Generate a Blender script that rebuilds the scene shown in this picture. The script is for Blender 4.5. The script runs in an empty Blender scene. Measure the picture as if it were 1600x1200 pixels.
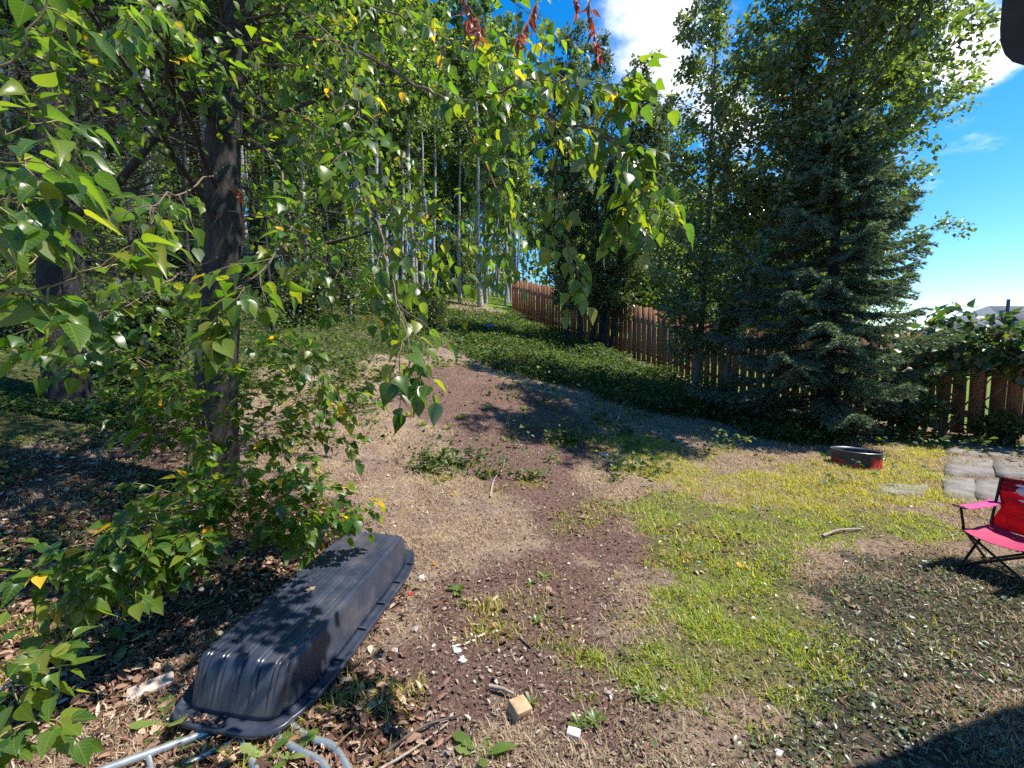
import bpy, math, random
import numpy as np
from mathutils import Vector, Matrix

random.seed(7)
RNG = np.random.default_rng(11)
SC = bpy.context.scene
COL = SC.collection
R = math.radians

# ------------------------------------------------------------------ ground height (needed by the camera)
def gz(x, y):
    x = np.asarray(x, float); y = np.asarray(y, float)
    v = 0.19 * (y - 4.7) - 0.17 * x
    k = 0.15
    s = np.where(v > 3, v, k * np.log1p(np.exp(np.clip(v, -8, 3) / k)))
    z = 14 * np.tanh(s / 14)
    z = z + 0.018 * np.sin(1.9 * x + .7) * np.sin(1.6 * y + .3) + 0.010 * np.sin(4.1 * x + 1.9 * y) * np.sin(3.3 * y - 1.2 * x + 1)
    # low crest where the trampled slope flattens, and a shallow rut below it
    z = z + 0.10 * np.exp(-(((x + .7) / 2.2) ** 2 + ((y - 8.2) / .8) ** 2))
    return z
def gz1(x, y): return float(gz(x, y))

# ------------------------------------------------------------------ camera
CAM_H = 1.5 + gz1(0, 0)
F = 671.0                       # focal length in pixels of a 1600 wide frame
PITCH = R(4.7)
cam_d = bpy.data.cameras.new("camera"); cam = bpy.data.objects.new("camera", cam_d); COL.objects.link(cam)
cam_d.sensor_width = 36; cam_d.lens = F / 1600 * 36; cam_d.clip_start = 0.05; cam_d.clip_end = 3000
cam.location = (0, 0, CAM_H); cam.rotation_euler = (R(90) - PITCH, 0, 0)
SC.camera = cam
CP = np.array([0, 0, CAM_H]); CF = np.array([0, math.cos(PITCH), -math.sin(PITCH)])
CU = np.array([0, math.sin(PITCH), math.cos(PITCH)]); CR = np.array([1., 0, 0])
def at(px, py, d): return CP + CF * d + CR * ((px - 800) / F * d) - CU * ((py - 600) / F * d)
def proj(P):
    Q = np.asarray(P, float) - CP
    d = Q @ CF; dd = np.where(np.abs(d) < 1e-6, 1e-6, d)
    return 800 + F * (Q @ CR) / dd, 600 - F * (Q @ CU) / dd, d
def gat(px, py, far=80):
    r = CF + CR * ((px - 800) / F) - CU * ((py - 600) / F)
    t = .5
    while t < far:
        p = CP + r * t
        if p[2] <= gz1(p[0], p[1]):
            break
        t += .02 if t < 8 else .1
    p = CP + r * t
    return np.array([p[0], p[1], gz1(p[0], p[1])])

# ------------------------------------------------------------------ light, sky, exposure
SUN_EL, SUN_AZ = R(60), R(86)              # azimuth clockwise from +Y
SUNV = Vector((math.sin(SUN_AZ) * math.cos(SUN_EL), math.cos(SUN_AZ) * math.cos(SUN_EL), math.sin(SUN_EL)))
sd = bpy.data.lights.new("sun", 'SUN'); sun = bpy.data.objects.new("sun", sd); COL.objects.link(sun)
sd.energy = 5.0; sd.angle = R(.53); sd.color = (1, .94, .85)
sun.rotation_euler = SUNV.to_track_quat('Z', 'Y').to_euler(); sun.location = (20, 5, 30)
SC.view_settings.view_transform = 'Standard'; SC.view_settings.look = 'None'
SC.view_settings.exposure = 0.92; SC.view_settings.gamma = 1
SC.render.engine = 'CYCLES'
SC.cycles.use_denoising = False
SC.cycles.use_adaptive_sampling = True; SC.cycles.adaptive_threshold = .02
SC.cycles.max_bounces = 5; SC.cycles.diffuse_bounces = 3; SC.cycles.transmission_bounces = 3; SC.cycles.glossy_bounces = 2
SC.cycles.transparent_max_bounces = 8

W = bpy.data.worlds.new("World"); SC.world = W; W.use_nodes = True
nt = W.node_tree; nt.nodes.clear()
def N(nt, t, **kw):
    n = nt.nodes.new(t)
    for k, v in kw.items():
        if k.startswith('i_'):
            n.inputs[k[2:].replace('_', ' ')].default_value = v
        else: setattr(n, k, v)
    return n
def MATH(nt, op, a, b=None, c=None, clamp=False):
    n = nt.nodes.new('ShaderNodeMath'); n.operation = op; n.use_clamp = clamp
    for i, v in enumerate((a, b, c)):
        if v is None: continue
        if isinstance(v, (int, float)): n.inputs[i].default_value = v
        else: nt.links.new(v, n.inputs[i])
    return n.outputs[0]
def VM(nt, op, a, b=None, out=0):
    n = nt.nodes.new('ShaderNodeVectorMath'); n.operation = op
    for i, v in enumerate((a, b)):
        if v is None: continue
        if isinstance(v, (tuple, list)): n.inputs[i].default_value = v
        else: nt.links.new(v, n.inputs[i])
    return n.outputs[out]
sky = N(nt, 'ShaderNodeTexSky', sky_type='NISHITA', sun_disc=False, sun_elevation=SUN_EL, sun_rotation=SUN_AZ,
        altitude=600, air_density=1.0, dust_density=0.35, ozone_density=2.2)
hs = N(nt, 'ShaderNodeHueSaturation'); hs.inputs['Saturation'].default_value = 1.45; hs.inputs['Value'].default_value = 1.0
nt.links.new(sky.outputs[0], hs.inputs['Color'])
bg = N(nt, 'ShaderNodeBackground'); bg.inputs[1].default_value = 0.13
nt.links.new(hs.outputs[0], bg.inputs[0])
tc = N(nt, 'ShaderNodeTexCoord'); dirv = VM(nt, 'NORMALIZE', tc.outputs['Generated'])
sx = N(nt, 'ShaderNodeSeparateXYZ'); nt.links.new(dirv, sx.inputs[0])
zz = MATH(nt, 'ADD', MATH(nt, 'MAXIMUM', sx.outputs[2], 0.0), 0.16)
cx = N(nt, 'ShaderNodeCombineXYZ')
nt.links.new(MATH(nt, 'DIVIDE', sx.outputs[0], zz), cx.inputs[0]); nt.links.new(MATH(nt, 'DIVIDE', sx.outputs[1], zz), cx.inputs[1])
cx.inputs[2].default_value = 2.3
nz = N(nt, 'ShaderNodeTexNoise'); nz.inputs['Scale'].default_value = 1.5; nz.inputs['Detail'].default_value = 9; nz.inputs['Roughness'].default_value = .62
nt.links.new(cx.outputs[0], nz.inputs['Vector'])
cov = nz.outputs[0]
def cdir(px, py):
    v = CF + CR * ((px - 800) / F) - CU * ((py - 600) / F); return tuple(v / np.linalg.norm(v))
for (px, py, rad, amp) in ((1045, 60, .20, .34), (1480, 40, .15, .32), (1545, 115, .08, .24), (1150, 190, .09, .28), (1590, 445, .06, .12)):
    dd = VM(nt, 'DISTANCE', dirv, cdir(px, py), out=1)
    bump = MATH(nt, 'MULTIPLY', MATH(nt, 'SUBTRACT', 1.0, MATH(nt, 'DIVIDE', dd, rad), clamp=True), amp)
    cov = MATH(nt, 'ADD', cov, bump)
mr = N(nt, 'ShaderNodeMapRange', interpolation_type='SMOOTHSTEP'); nt.links.new(cov, mr.inputs[0])
mr.inputs[1].default_value = .60; mr.inputs[2].default_value = .80
cb_ = N(nt, 'ShaderNodeBackground'); cb_.inputs[0].default_value = (1, 1, 1, 1); cb_.inputs[1].default_value = .95
mx = N(nt, 'ShaderNodeMixShader'); nt.links.new(mr.outputs[0], mx.inputs[0]); nt.links.new(bg.outputs[0], mx.inputs[1]); nt.links.new(cb_.outputs[0], mx.inputs[2])
wo = N(nt, 'ShaderNodeOutputWorld'); nt.links.new(mx.outputs[0], wo.inputs[0])

# ------------------------------------------------------------------ materials
def new_mat(name):
    m = bpy.data.materials.new(name); m.use_nodes = True
    t = m.node_tree; t.nodes.clear()
    o = N(t, 'ShaderNodeOutputMaterial'); b = N(t, 'ShaderNodeBsdfPrincipled'); t.links.new(b.outputs[0], o.inputs[0])
    return m, t, b, o
def ramp(t, fac, stops):
    r = N(t, 'ShaderNodeValToRGB'); e = r.color_ramp.elements
    while len(e) < len(stops): e.new(.5)
    for el, (p, c) in zip(e, stops): el.position = p; el.color = (*c, 1)
    if fac is not None: t.links.new(fac, r.inputs[0])
    return r.outputs[0]
def noise(t, scale, detail=4, rough=.55, vec=None, stretch=None):
    n = N(t, 'ShaderNodeTexNoise'); n.inputs['Scale'].default_value = scale; n.inputs['Detail'].default_value = detail; n.inputs['Roughness'].default_value = rough
    c = N(t, 'ShaderNodeTexCoord'); src = c.outputs['Object'] if vec is None else vec
    if stretch:
        src = VM(t, 'MULTIPLY', src, stretch)
    t.links.new(src, n.inputs['Vector'])
    return n.outputs[0]
def bump(t, b, h, strength=.4, dist=.01):
    n = N(t, 'ShaderNodeBump'); n.inputs['Strength'].default_value = strength; n.inputs['Distance'].default_value = dist
    t.links.new(h, n.inputs['Height']); t.links.new(n.outputs[0], b.inputs['Normal'])
def simple(name, c1, c2, scale=8, rough=.7, metal=0, bmp=.3, stretch=None, detail=5, dist=.01, spec=.5):
    m, t, b, o = new_mat(name)
    n = noise(t, scale, detail, .6, stretch=stretch)
    t.links.new(ramp(t, n, [(.3, c1), (.7, c2)]), b.inputs['Base Color'])
    b.inputs['Roughness'].default_value = rough; b.inputs['Metallic'].default_value = metal
    b.inputs['Specular IOR Level'].default_value = spec
    if bmp: bump(t, b, n, bmp, dist)
    return m
def leafmat(name, stops, under=None, transl=.45, rough=.38, tcol=(1.5, 1.35, .35), spec=.5):
    m, t, b, o = new_mat(name)
    a = N(t, 'ShaderNodeAttribute', attribute_name='rnd'); oi = N(t, 'ShaderNodeObjectInfo')
    f = MATH(t, 'FRACT', MATH(t, 'ADD', a.outputs['Fac'], oi.outputs['Random']))
    c = ramp(t, f, stops)
    fine = noise(t, 60, 3)
    mxv = N(t, 'ShaderNodeMix', data_type='RGBA', blend_type='MULTIPLY'); mxv.inputs[0].default_value = .5
    t.links.new(c, mxv.inputs[6]); t.links.new(ramp(t, fine, [(.3, (.6, .6, .6)), (.7, (1.15, 1.15, 1.1))]), mxv.inputs[7])
    top = mxv.outputs[2]
    col = top
    if under:
        g = N(t, 'ShaderNodeNewGeometry'); mu = N(t, 'ShaderNodeMix', data_type='RGBA')
        t.links.new(g.outputs['Backfacing'], mu.inputs[0]); t.links.new(top, mu.inputs[6]); mu.inputs[7].default_value = (*under, 1)
        col = mu.outputs[2]
    t.links.new(col, b.inputs['Base Color']); b.inputs['Roughness'].default_value = rough; b.inputs['Specular IOR Level'].default_value = spec
    tr = N(t, 'ShaderNodeBsdfTranslucent')
    tm = N(t, 'ShaderNodeMix', data_type='RGBA', blend_type='MULTIPLY'); tm.inputs[0].default_value = 1
    t.links.new(top, tm.inputs[6]); tm.inputs[7].default_value = (*[v * 1.6 for v in tcol], 1)
    t.links.new(tm.outputs[2], tr.inputs[0])
    ms = N(t, 'ShaderNodeMixShader'); ms.inputs[0].default_value = transl
    t.links.new(b.outputs[0], ms.inputs[1]); t.links.new(tr.outputs[0], ms.inputs[2]); t.links.new(ms.outputs[0], o.inputs[0])
    return m
G = dict
M = {}
M['poplar_leaf'] = leafmat('poplar_leaf', [(0, (.04, .11, .014)), (.45, (.07, .16, .018)), (.8, (.12, .20, .022)), (.975, (.18, .22, .02)), (.99, (.55, .36, .02)), (1, (.6, .42, .03))], under=(.15, .20, .12), transl=.52, tcol=(1.75, 1.5, .3))
M['yellow_leaf'] = leafmat('yellow_leaf', [(0, (.62, .42, .02)), (1, (.55, .28, .015))], transl=.4)
M['dead_leaf'] = leafmat('dead_leaf', [(0, (.30, .07, .03)), (.6, (.42, .13, .06)), (1, (.22, .06, .03))], transl=.3, tcol=(1.2, .7, .4), rough=.6)
M['right_leaf'] = leafmat('right_leaf', [(0, (.055, .10, .045)), (.5, (.095, .155, .06)), (.85, (.135, .20, .06)), (1, (.18, .26, .05))], under=(.24, .28, .22), transl=.45, rough=.22, spec=.8)
M['forest_leaf'] = leafmat('forest_leaf', [(0, (.05, .10, .03)), (.5, (.08, .14, .04)), (1, (.15, .21, .06))], under=(.13, .18, .10), transl=.45)
M['willow_leaf'] = leafmat('willow_leaf', [(0, (.045, .075, .028)), (.6, (.075, .11, .042)), (1, (.12, .155, .06))], under=(.12, .15, .10), transl=.36)
M['pale_leaf'] = leafmat('pale_leaf', [(0, (.12, .2, .03)), (1, (.22, .3, .05))], transl=.5)
M['shrub_leaf'] = leafmat('shrub_leaf', [(0, (.03, .075, .03)), (.7, (.05, .10, .04)), (1, (.14, .22, .03))], under=(.15, .2, .14), transl=.35)
M['cover_leaf'] = leafmat('cover_leaf', [(0, (.025, .06, .016)), (.55, (.05, .10, .03)), (.85, (.10, .155, .045)), (1, (.20, .24, .09))], transl=.35, rough=.55, spec=.3)
M['weed_leaf'] = leafmat('weed_leaf', [(0, (.08, .15, .03)), (.6, (.14, .22, .05)), (1, (.28, .32, .10))], transl=.4)
M['needle'] = leafmat('needle', [(0, (.075, .125, .10)), (.6, (.12, .185, .15)), (1, (.19, .27, .23))], transl=.2, rough=.5)
M['grass'] = leafmat('grass', [(0, (.10, .20, .015)), (.4, (.22, .34, .028)), (.75, (.36, .42, .05)), (1, (.52, .47, .15))], transl=.45, rough=.5)
M['yellow_grass'] = leafmat('yellow_grass', [(0, (.20, .26, .03)), (.5, (.36, .36, .06)), (1, (.52, .43, .16))], transl=.4, rough=.5)
M['dry_grass'] = leafmat('dry_grass', [(0, (.26, .185, .12)), (.6, (.43, .335, .215)), (1, (.55, .46, .33))], transl=.25, rough=.7, tcol=(1.2, 1, .6))
M['clover'] = leafmat('clover', [(0, (.05, .09, .035)), (.5, (.10, .14, .06)), (.8, (.16, .18, .10)), (1, (.30, .29, .22))], transl=.25, rough=.35)
M['litter'] = leafmat('litter', [(0, (.06, .033, .023)), (.35, (.16, .085, .055)), (.7, (.29, .17, .115)), (.9, (.42, .29, .20)), (1, (.55, .45, .36))], transl=.1, rough=.75, tcol=(1, .7, .5), spec=.2)
M['crumb'] = leafmat('crumb', [(0, (.06, .036, .03)), (.55, (.19, .125, .10)), (.88, (.34, .26, .22)), (1, (.55, .51, .46))], transl=.02, rough=.85, spec=.15)

def bark(name, lo, hi, scar=None, scale=9, stretch=(1, 1, .25)):
    m, t, b, o = new_mat(name)
    n = noise(t, scale, 7, .7, stretch=stretch)
    c = ramp(t, n, [(.3, lo), (.68, hi)])
    if scar:
        s = noise(t, 5, 4, .6, stretch=(1, 1, 3.2))
        k = ramp(t, s, [(.54, (0, 0, 0)), (.62, (1, 1, 1))])
        mm = N(t, 'ShaderNodeMix', data_type='RGBA'); t.links.new(k, mm.inputs[0]); t.links.new(c, mm.inputs[6]); mm.inputs[7].default_value = (*scar, 1); c = mm.outputs[2]
    t.links.new(c, b.inputs['Base Color']); b.inputs['Roughness'].default_value = .9; b.inputs['Specular IOR Level'].default_value = .2
    bump(t, b, n, .9, .03)
    return m
M['bark_poplar'] = bark('bark_poplar', (.013, .012, .011), (.075, .071, .068), scale=24, stretch=(1.3, 1.3, .3))
M['bark_dark'] = bark('bark_dark', (.012, .0115, .012), (.05, .047, .05), scale=26)
M['bark_aspen'] = bark('bark_aspen', (.25, .25, .23), (.46, .46, .43), scar=(.05, .045, .04), scale=6)
M['bark_right'] = bark('bark_right', (.05, .045, .04), (.20, .19, .18), scale=16)
M['twig'] = simple('twig', (.10, .06, .04), (.19, .13, .09), 30, .8, bmp=0)
M['twig_green'] = simple('twig_green', (.20, .17, .06), (.30, .22, .09), 30, .6, bmp=0)
M['twig_dark'] = simple('twig_dark', (.018, .015, .013), (.05, .042, .036), 30, .9, bmp=0)

# ------------------------------------------------------------------ mesh helpers
def link(o, parent=None):
    COL.objects.link(o)
    if parent is not None: o.parent = parent
    return o
def tag(o, label=None, cat=None, group=None, kind=None):
    if label: o['label'] = label
    if cat: o['category'] = cat
    if group: o['group'] = group
    if kind: o['kind'] = kind
    return o
def empty(name, loc, label=None, cat=None, group=None):
    o = bpy.data.objects.new(name, None); o.empty_display_size = .1; o.location = tuple(float(v) for v in loc); link(o)
    return tag(o, label, cat, group)
def meshdata(name, V, Fa, mat, smooth=False, rnd=None):
    V = np.asarray(V, np.float32); Fa = np.asarray(Fa, np.int32); n, k = Fa.shape
    me = bpy.data.meshes.new(name)
    me.vertices.add(len(V)); me.vertices.foreach_set('co', V.ravel())
    me.loops.add(n * k); me.loops.foreach_set('vertex_index', Fa.ravel())
    me.polygons.add(n); me.polygons.foreach_set('loop_start', np.arange(n, dtype=np.int32) * k)
    me.update(calc_edges=True)
    if smooth: me.polygons.foreach_set('use_smooth', np.ones(n, bool))
    if rnd is not None:
        a = me.attributes.new('rnd', 'FLOAT', 'FACE'); a.data.foreach_set('value', np.asarray(rnd, np.float32))
    if mat is not None: me.materials.append(mat)
    return me
def mk(name, V, Fa, mat, parent=None, smooth=False, rnd=None, kind=None):
    V = np.asarray(V, float)
    if parent is not None: V = V - np.array(parent.location)[None]
    o = bpy.data.objects.new(name, meshdata(name, V, Fa, mat, smooth, rnd)); link(o, parent)
    if kind: o['kind'] = kind
    return o
class Acc:
    def __init__(s): s.V = []; s.F = []; s.R = []; s.n = 0
    def add(s, V, Fa, r=None):
        s.V.append(np.asarray(V, float)); s.F.append(np.asarray(Fa, int) + s.n); s.n += len(V)
        if r is not None: s.R.append(r)
    def get(s): return np.concatenate(s.V), np.concatenate(s.F)
    def build(s, name, mat, parent=None, smooth=False, kind=None):
        V, Fa = s.get(); return mk(name, V, Fa, mat, parent, smooth, np.concatenate(s.R) if s.R else None, kind)
BOXF = np.array([[0, 1, 3, 2], [4, 6, 7, 5], [0, 4, 5, 1], [2, 3, 7, 6], [0, 2, 6, 4], [1, 5, 7, 3]])
def boxV(c, s, ax=None):
    """corners of a box: centre c, full sizes s, axes as 3 row vectors"""
    g = np.array([[i, j, k] for i in (-.5, .5) for j in (-.5, .5) for k in (-.5, .5)]) * np.asarray(s)
    if ax is not None: g = g @ np.asarray(ax)
    return g + np.asarray(c)
def box(name, c, s, mat, parent=None, ax=None, bev=0):
    o = mk(name, boxV(c, s, ax), BOXF, mat, parent)
    if bev:
        b = o.modifiers.new('bevel', 'BEVEL'); b.width = bev; b.segments = 2; b.limit_method = 'ANGLE'
    return o
def cat(P, n=4):
    """Catmull-Rom through the points"""
    P = np.asarray(P, float); Q = np.vstack([2 * P[0] - P[1], P, 2 * P[-1] - P[-2]]); out = []
    for i in range(len(P) - 1):
        a, b, c, d = Q[i:i + 4]
        for j in range(n):
            t = j / n
            out.append(.5 * ((2 * b) + (c - a) * t + (2 * a - 5 * b + 4 * c - d) * t * t + (3 * b - a - 3 * c + d) * t ** 3))
    out.append(P[-1]); return np.array(out)
def tube(pts, rad, sides=6, cap=True):
    pts = np.asarray(pts, float); n = len(pts); rad = np.broadcast_to(np.asarray(rad, float), (n,))
    T = np.gradient(pts, axis=0); T /= np.linalg.norm(T, axis=1)[:, None] + 1e-9
    ref = np.array([0, 0, 1.]) if abs(T[:, 2]).mean() < .8 else np.array([1., 0, 0])
    U = np.cross(T, ref); U /= np.linalg.norm(U, axis=1)[:, None] + 1e-9; Vv = np.cross(T, U)
    a = np.arange(sides) * 2 * np.pi / sides
    V = pts[:, None] + rad[:, None, None] * (np.cos(a)[None, :, None] * U[:, None] + np.sin(a)[None, :, None] * Vv[:, None])
    i, j = np.meshgrid(np.arange(n - 1), np.arange(sides), indexing='ij'); j2 = (j + 1) % sides
    Fa = np.stack([i * sides + j, i * sides + j2, (i + 1) * sides + j2, (i + 1) * sides + j], -1).reshape(-1, 4)
    return V.reshape(-1, 3), Fa
def unit(v): return v / (np.linalg.norm(v, axis=-1, keepdims=True) + 1e-9)

# leaf templates: origin at the petiole's foot, blade along +Y, upper face +Z (triangles)
def leaf_tpl(rows, width, pet=.35, fold=.18, curl=.2, petw=.012):
    ys, ws = zip(*rows); V = []; Fa = []
    for y, w in zip(ys, ws):
        z = -curl * y * y
        V += [(-w * width, pet + y, z + fold * w * width), (0, pet + y, z), (w * width, pet + y, z + fold * w * width)]
    for i in range(len(ys) - 1):
        a, b = 3 * i, 3 * i + 3
        for (p, q) in ((0, 1), (1, 2)):
            if ws[i] > 0: Fa.append((a + p, a + q, b + q if ws[i + 1] > 0 else b + 1))
            if ws[i + 1] > 0: Fa.append((a + p if ws[i] > 0 else a + 1, b + q, b + p))
    if pet > 0:
        k = len(V); V += [(-petw, 0, 0), (petw, 0, 0), (0, pet + .02, 0)]; Fa.append((k, k + 1, k + 2))
    return np.array(V, float), np.array(Fa, int)
POP = [(0, 0), (.04, .55), (.14, .88), (.28, 1), (.45, .86), (.62, .58), (.8, .27), (.92, .1), (1, 0)]
TPL_HI = [leaf_tpl(POP, .36, .38, .3, .18), leaf_tpl(POP, .40, .32, .12, .35), leaf_tpl(POP, .33, .42, .45, .05), leaf_tpl(POP, .38, .36, .2, -.12), leaf_tpl(POP, .30, .30, .7, .55), leaf_tpl([(0, 0), (.05, .7), (.16, 1), (.3, .96), (.42, .62), (.5, .78), (.68, .5), (.85, .2), (1, 0)], .38, .34, .3, .25)]
TPL_MID = leaf_tpl([(0, 0), (.1, .75), (.32, 1), (.65, .5), (1, 0)], .37, .3, .25, .2)
TPL_LO = leaf_tpl([(0, 0), (.35, 1), (1, 0)], .34, 0, .3, .15)
TPL_LONG = leaf_tpl([(0, 0), (.4, 1), (1, 0)], .16, 0, .3, .2)
TPL_ROUND = leaf_tpl([(0, 0), (.25, .9), (.65, .85), (1, 0)], .42, 0, .2, .2)
DAND = [(0, .12), (.12, .2), (.2, .55), (.26, .3), (.36, .75), (.43, .42), (.55, .95), (.63, .6), (.75, 1), (.88, .7), (1, 0)]
TPL_DAND = [leaf_tpl(DAND, .17, 0, .3, .35), leaf_tpl(DAND, .2, 0, .15, .1), leaf_tpl([(0, .1), (.2, .45), (.5, 1), (.8, .7), (1, 0)], .16, 0, .3, .3)]
def frames(D, Nn):
    D = unit(D); S = unit(np.cross(D, Nn)); return S, D, np.cross(S, D)
def inst(tpl, P, D, Nn, S, rng=RNG, rnd=None, ws=None):
    tv, tf = tpl; n = len(P); sx_, dy_, nz_ = frames(D, Nn)
    S = np.broadcast_to(np.asarray(S, float), (n,))
    if ws is not None: sx_ = sx_ * ws[:, None]
    V = P[:, None] + S[:, None, None] * (tv[None, :, :1] * sx_[:, None] + tv[None, :, 1:2] * dy_[:, None] + tv[None, :, 2:] * nz_[:, None])
    Fa = tf[None] + (np.arange(n) * len(tv))[:, None, None]
    r = rng.random(n) if rnd is None else rnd
    return V.reshape(-1, 3), Fa.reshape(-1, 3), np.repeat(r, len(tf))

# ------------------------------------------------------------------ ground sheet and what covers it
def pmask(X, Y, poly, soft):
    """1 inside a ground polygon given by picture points laid on the terrain, fading over soft metres"""
    W_ = np.array([gat(*p)[:2] for p in poly]); P = np.stack([X.ravel(), Y.ravel()], 1)
    ins = np.zeros(len(P), bool); dm = np.full(len(P), 1e9)
    for a, b in zip(W_, np.roll(W_, -1, 0)):
        c = ((a[1] > P[:, 1]) != (b[1] > P[:, 1])) & (P[:, 0] < (b[0] - a[0]) * (P[:, 1] - a[1]) / (b[1] - a[1] + 1e-12) + a[0]); ins ^= c
        ab = b - a; t = np.clip(((P - a) @ ab) / (ab @ ab + 1e-9), 0, 1); dm = np.minimum(dm, np.linalg.norm(P - a - t[:, None] * ab, axis=1))
    s = np.where(ins, dm, -dm)
    return np.clip(.5 + s / (2 * soft), 0, 1).reshape(X.shape)
def fnoise(X, Y, s, seed):
    """cheap value noise 0..1"""
    r = np.random.default_rng(seed).random((64, 64)); x = X * s; y = Y * s
    i = np.floor(x).astype(int); j = np.floor(y).astype(int); u = x - i; v = y - j; u = u * u * (3 - 2 * u); v = v * v * (3 - 2 * v)
    g = lambda a, b: r[a % 64, b % 64]
    return (g(i, j) * (1 - u) + g(i + 1, j) * u) * (1 - v) + (g(i, j + 1) * (1 - u) + g(i + 1, j + 1) * u) * v
POLY = {
    'green': [(985, 790), (1060, 772), (1130, 790), (1250, 800), (1330, 800), (1480, 790), (1515, 850), (1430, 850), (1300, 850), (1240, 880), (1290, 960), (1340, 1040), (1260, 1120), (1090, 1150), (960, 1090), (930, 1030), (1010, 980), (1060, 900), (1030, 850)],
    'yellow': [(1080, 735), (1180, 735), (1290, 715), (1400, 705), (1478, 690), (1478, 800), (1300, 805), (1150, 790)],
    'yellow2': [(920, 680), (1010, 680), (1150, 740), (1090, 770), (1000, 720)],
    'dirt': [(610, 590), (720, 575), (880, 620), (950, 700), (905, 730), (935, 800), (1040, 860), (960, 900), (860, 870), (810, 780), (700, 680), (620, 640)],
    'dirt2': [(650, 900), (850, 850), (960, 890), (940, 990), (1030, 1060), (1060, 1130), (1000, 1230), (560, 1230), (560, 1060)],
    'litter': [(-200, 730), (100, 690), (200, 660), (290, 680), (310, 730), (540, 790), (600, 830), (640, 950), (560, 1050), (700, 1230), (-300, 1230)],
    'painted_shade': [(1250, 890), (1420, 860), (1700, 870), (1800, 1230), (1000, 1230), (1090, 1140), (1300, 1060)],  # soft shadow beside the house, put into the ground colour
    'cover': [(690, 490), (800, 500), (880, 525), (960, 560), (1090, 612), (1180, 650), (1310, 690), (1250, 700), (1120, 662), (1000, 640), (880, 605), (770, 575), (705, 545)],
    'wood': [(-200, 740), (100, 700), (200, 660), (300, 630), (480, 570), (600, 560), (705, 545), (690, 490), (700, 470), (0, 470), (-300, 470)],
}
def masks(X, Y):
    n1 = fnoise(X, Y, 1.3, 1); n2 = fnoise(X, Y, 4.1, 2); n3 = fnoise(X, Y, .35, 3); n4 = fnoise(X, Y, 11, 4); nn = .42 * n1 + .30 * n2 + .12 * n3 + .16 * n4
    soft = lambda k, s: np.clip(pmask(X, Y, POLY[k], s) + (nn - .5) * 1.7, 0, 1)
    m = {k: soft(k, s) for k, s in (('green', .22), ('yellow', .3), ('yellow2', .4), ('dirt', .3), ('dirt2', .3), ('litter', .3), ('painted_shade', .35), ('cover', .35), ('wood', .6))}
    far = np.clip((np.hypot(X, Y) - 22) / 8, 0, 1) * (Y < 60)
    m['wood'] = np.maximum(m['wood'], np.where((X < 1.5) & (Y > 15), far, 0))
    m['lawn'] = np.clip((X - (21 - Y) / 1.72 - .3) / .5, 0, 1)
    sm = lambda v: v * v * (3 - 2 * v)
    m = {k: sm(v) for k, v in m.items()}
    m['dirt'] = np.maximum(m['dirt'], m['dirt2'])
    m['n'] = nn
    return m

nu = 330
u = np.linspace(-1, 1, nu); gx = 1.5 * np.sinh(6.4 * u); gy = 2.5 + 1.5 * np.sinh(6.4 * u)
XX, YY = np.meshgrid(gx, gy, indexing='xy'); ZZ = gz(XX, YY)
near = np.hypot(XX, YY) < 14
ZZ = ZZ + np.where(near, (fnoise(XX, YY, 6.3, 5) - .5) * .022 + (fnoise(XX, YY, 15, 6) - .5) * .012, 0)
ii, jj = np.meshgrid(np.arange(nu - 1), np.arange(nu - 1), indexing='ij')
GF = np.stack([ii * nu + jj, ii * nu + jj + 1, (ii + 1) * nu + jj + 1, (ii + 1) * nu + jj], -1).reshape(-1, 4)
m_, t_, b_, o_ = new_mat('ground_soil')
def attr(t, n): return N(t, 'ShaderNodeAttribute', attribute_name=n).outputs['Fac']
tcg = N(t_, 'ShaderNodeTexCoord').outputs['Object']
nA = noise(t_, 3.0, 8, .65, tcg); nB = noise(t_, 38, 6, .7, tcg); nC = noise(t_, 11, 5, .6, tcg)
def mixc(t, f, a, b):
    n = N(t, 'ShaderNodeMix', data_type='RGBA')
    if isinstance(f, float): n.inputs[0].default_value = f
    else: t.links.new(f, n.inputs[0])
    for i, v in ((6, a), (7, b)):
        if isinstance(v, tuple): n.inputs[i].default_value = (*v, 1)
        else: t.links.new(v, n.inputs[i])
    return n.outputs[2]
soil = ramp(t_, nB, [(.25, (.07, .044, .038)), (.5, (.19, .13, .11)), (.75, (.34, .26, .22))])
straw = ramp(t_, nB, [(.25, (.15, .10, .07)), (.5, (.33, .245, .16)), (.75, (.47, .38, .27))])
col = mixc(t_, MATH(t_, 'MULTIPLY', ramp(t_, nA, [(.38, (0, 0, 0)), (.62, (1, 1, 1))]), .85), soil, straw)
def layer(col, name, c, lo=.25, hi=.8, amount=.92):
    f = MATH(t_, 'ADD', attr(t_, name), MATH(t_, 'MULTIPLY', MATH(t_, 'SUBTRACT', nC, .5), 1.3))
    mrr = N(t_, 'ShaderNodeMapRange', interpolation_type='SMOOTHSTEP'); t_.links.new(f, mrr.inputs[0]); mrr.inputs[1].default_value = lo; mrr.inputs[2].default_value = hi; mrr.inputs[4].default_value = amount
    return mixc(t_, mrr.outputs[0], col, c)
dirtc = ramp(t_, nB, [(.25, (.045, .025, .021)), (.5, (.135, .078, .065)), (.78, (.26, .175, .15))])
grassc = ramp(t_, nB, [(.3, (.06, .065, .02)), (.55, (.15, .155, .045)), (.8, (.30, .26, .12))])
yelc = ramp(t_, nB, [(.3, (.12, .125, .03)), (.6, (.28, .255, .075)), (.8, (.45, .37, .18))])
litc = ramp(t_, nB, [(.3, (.025, .016, .012)), (.6, (.07, .043, .03)), (.85, (.16, .10, .07))])
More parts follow.
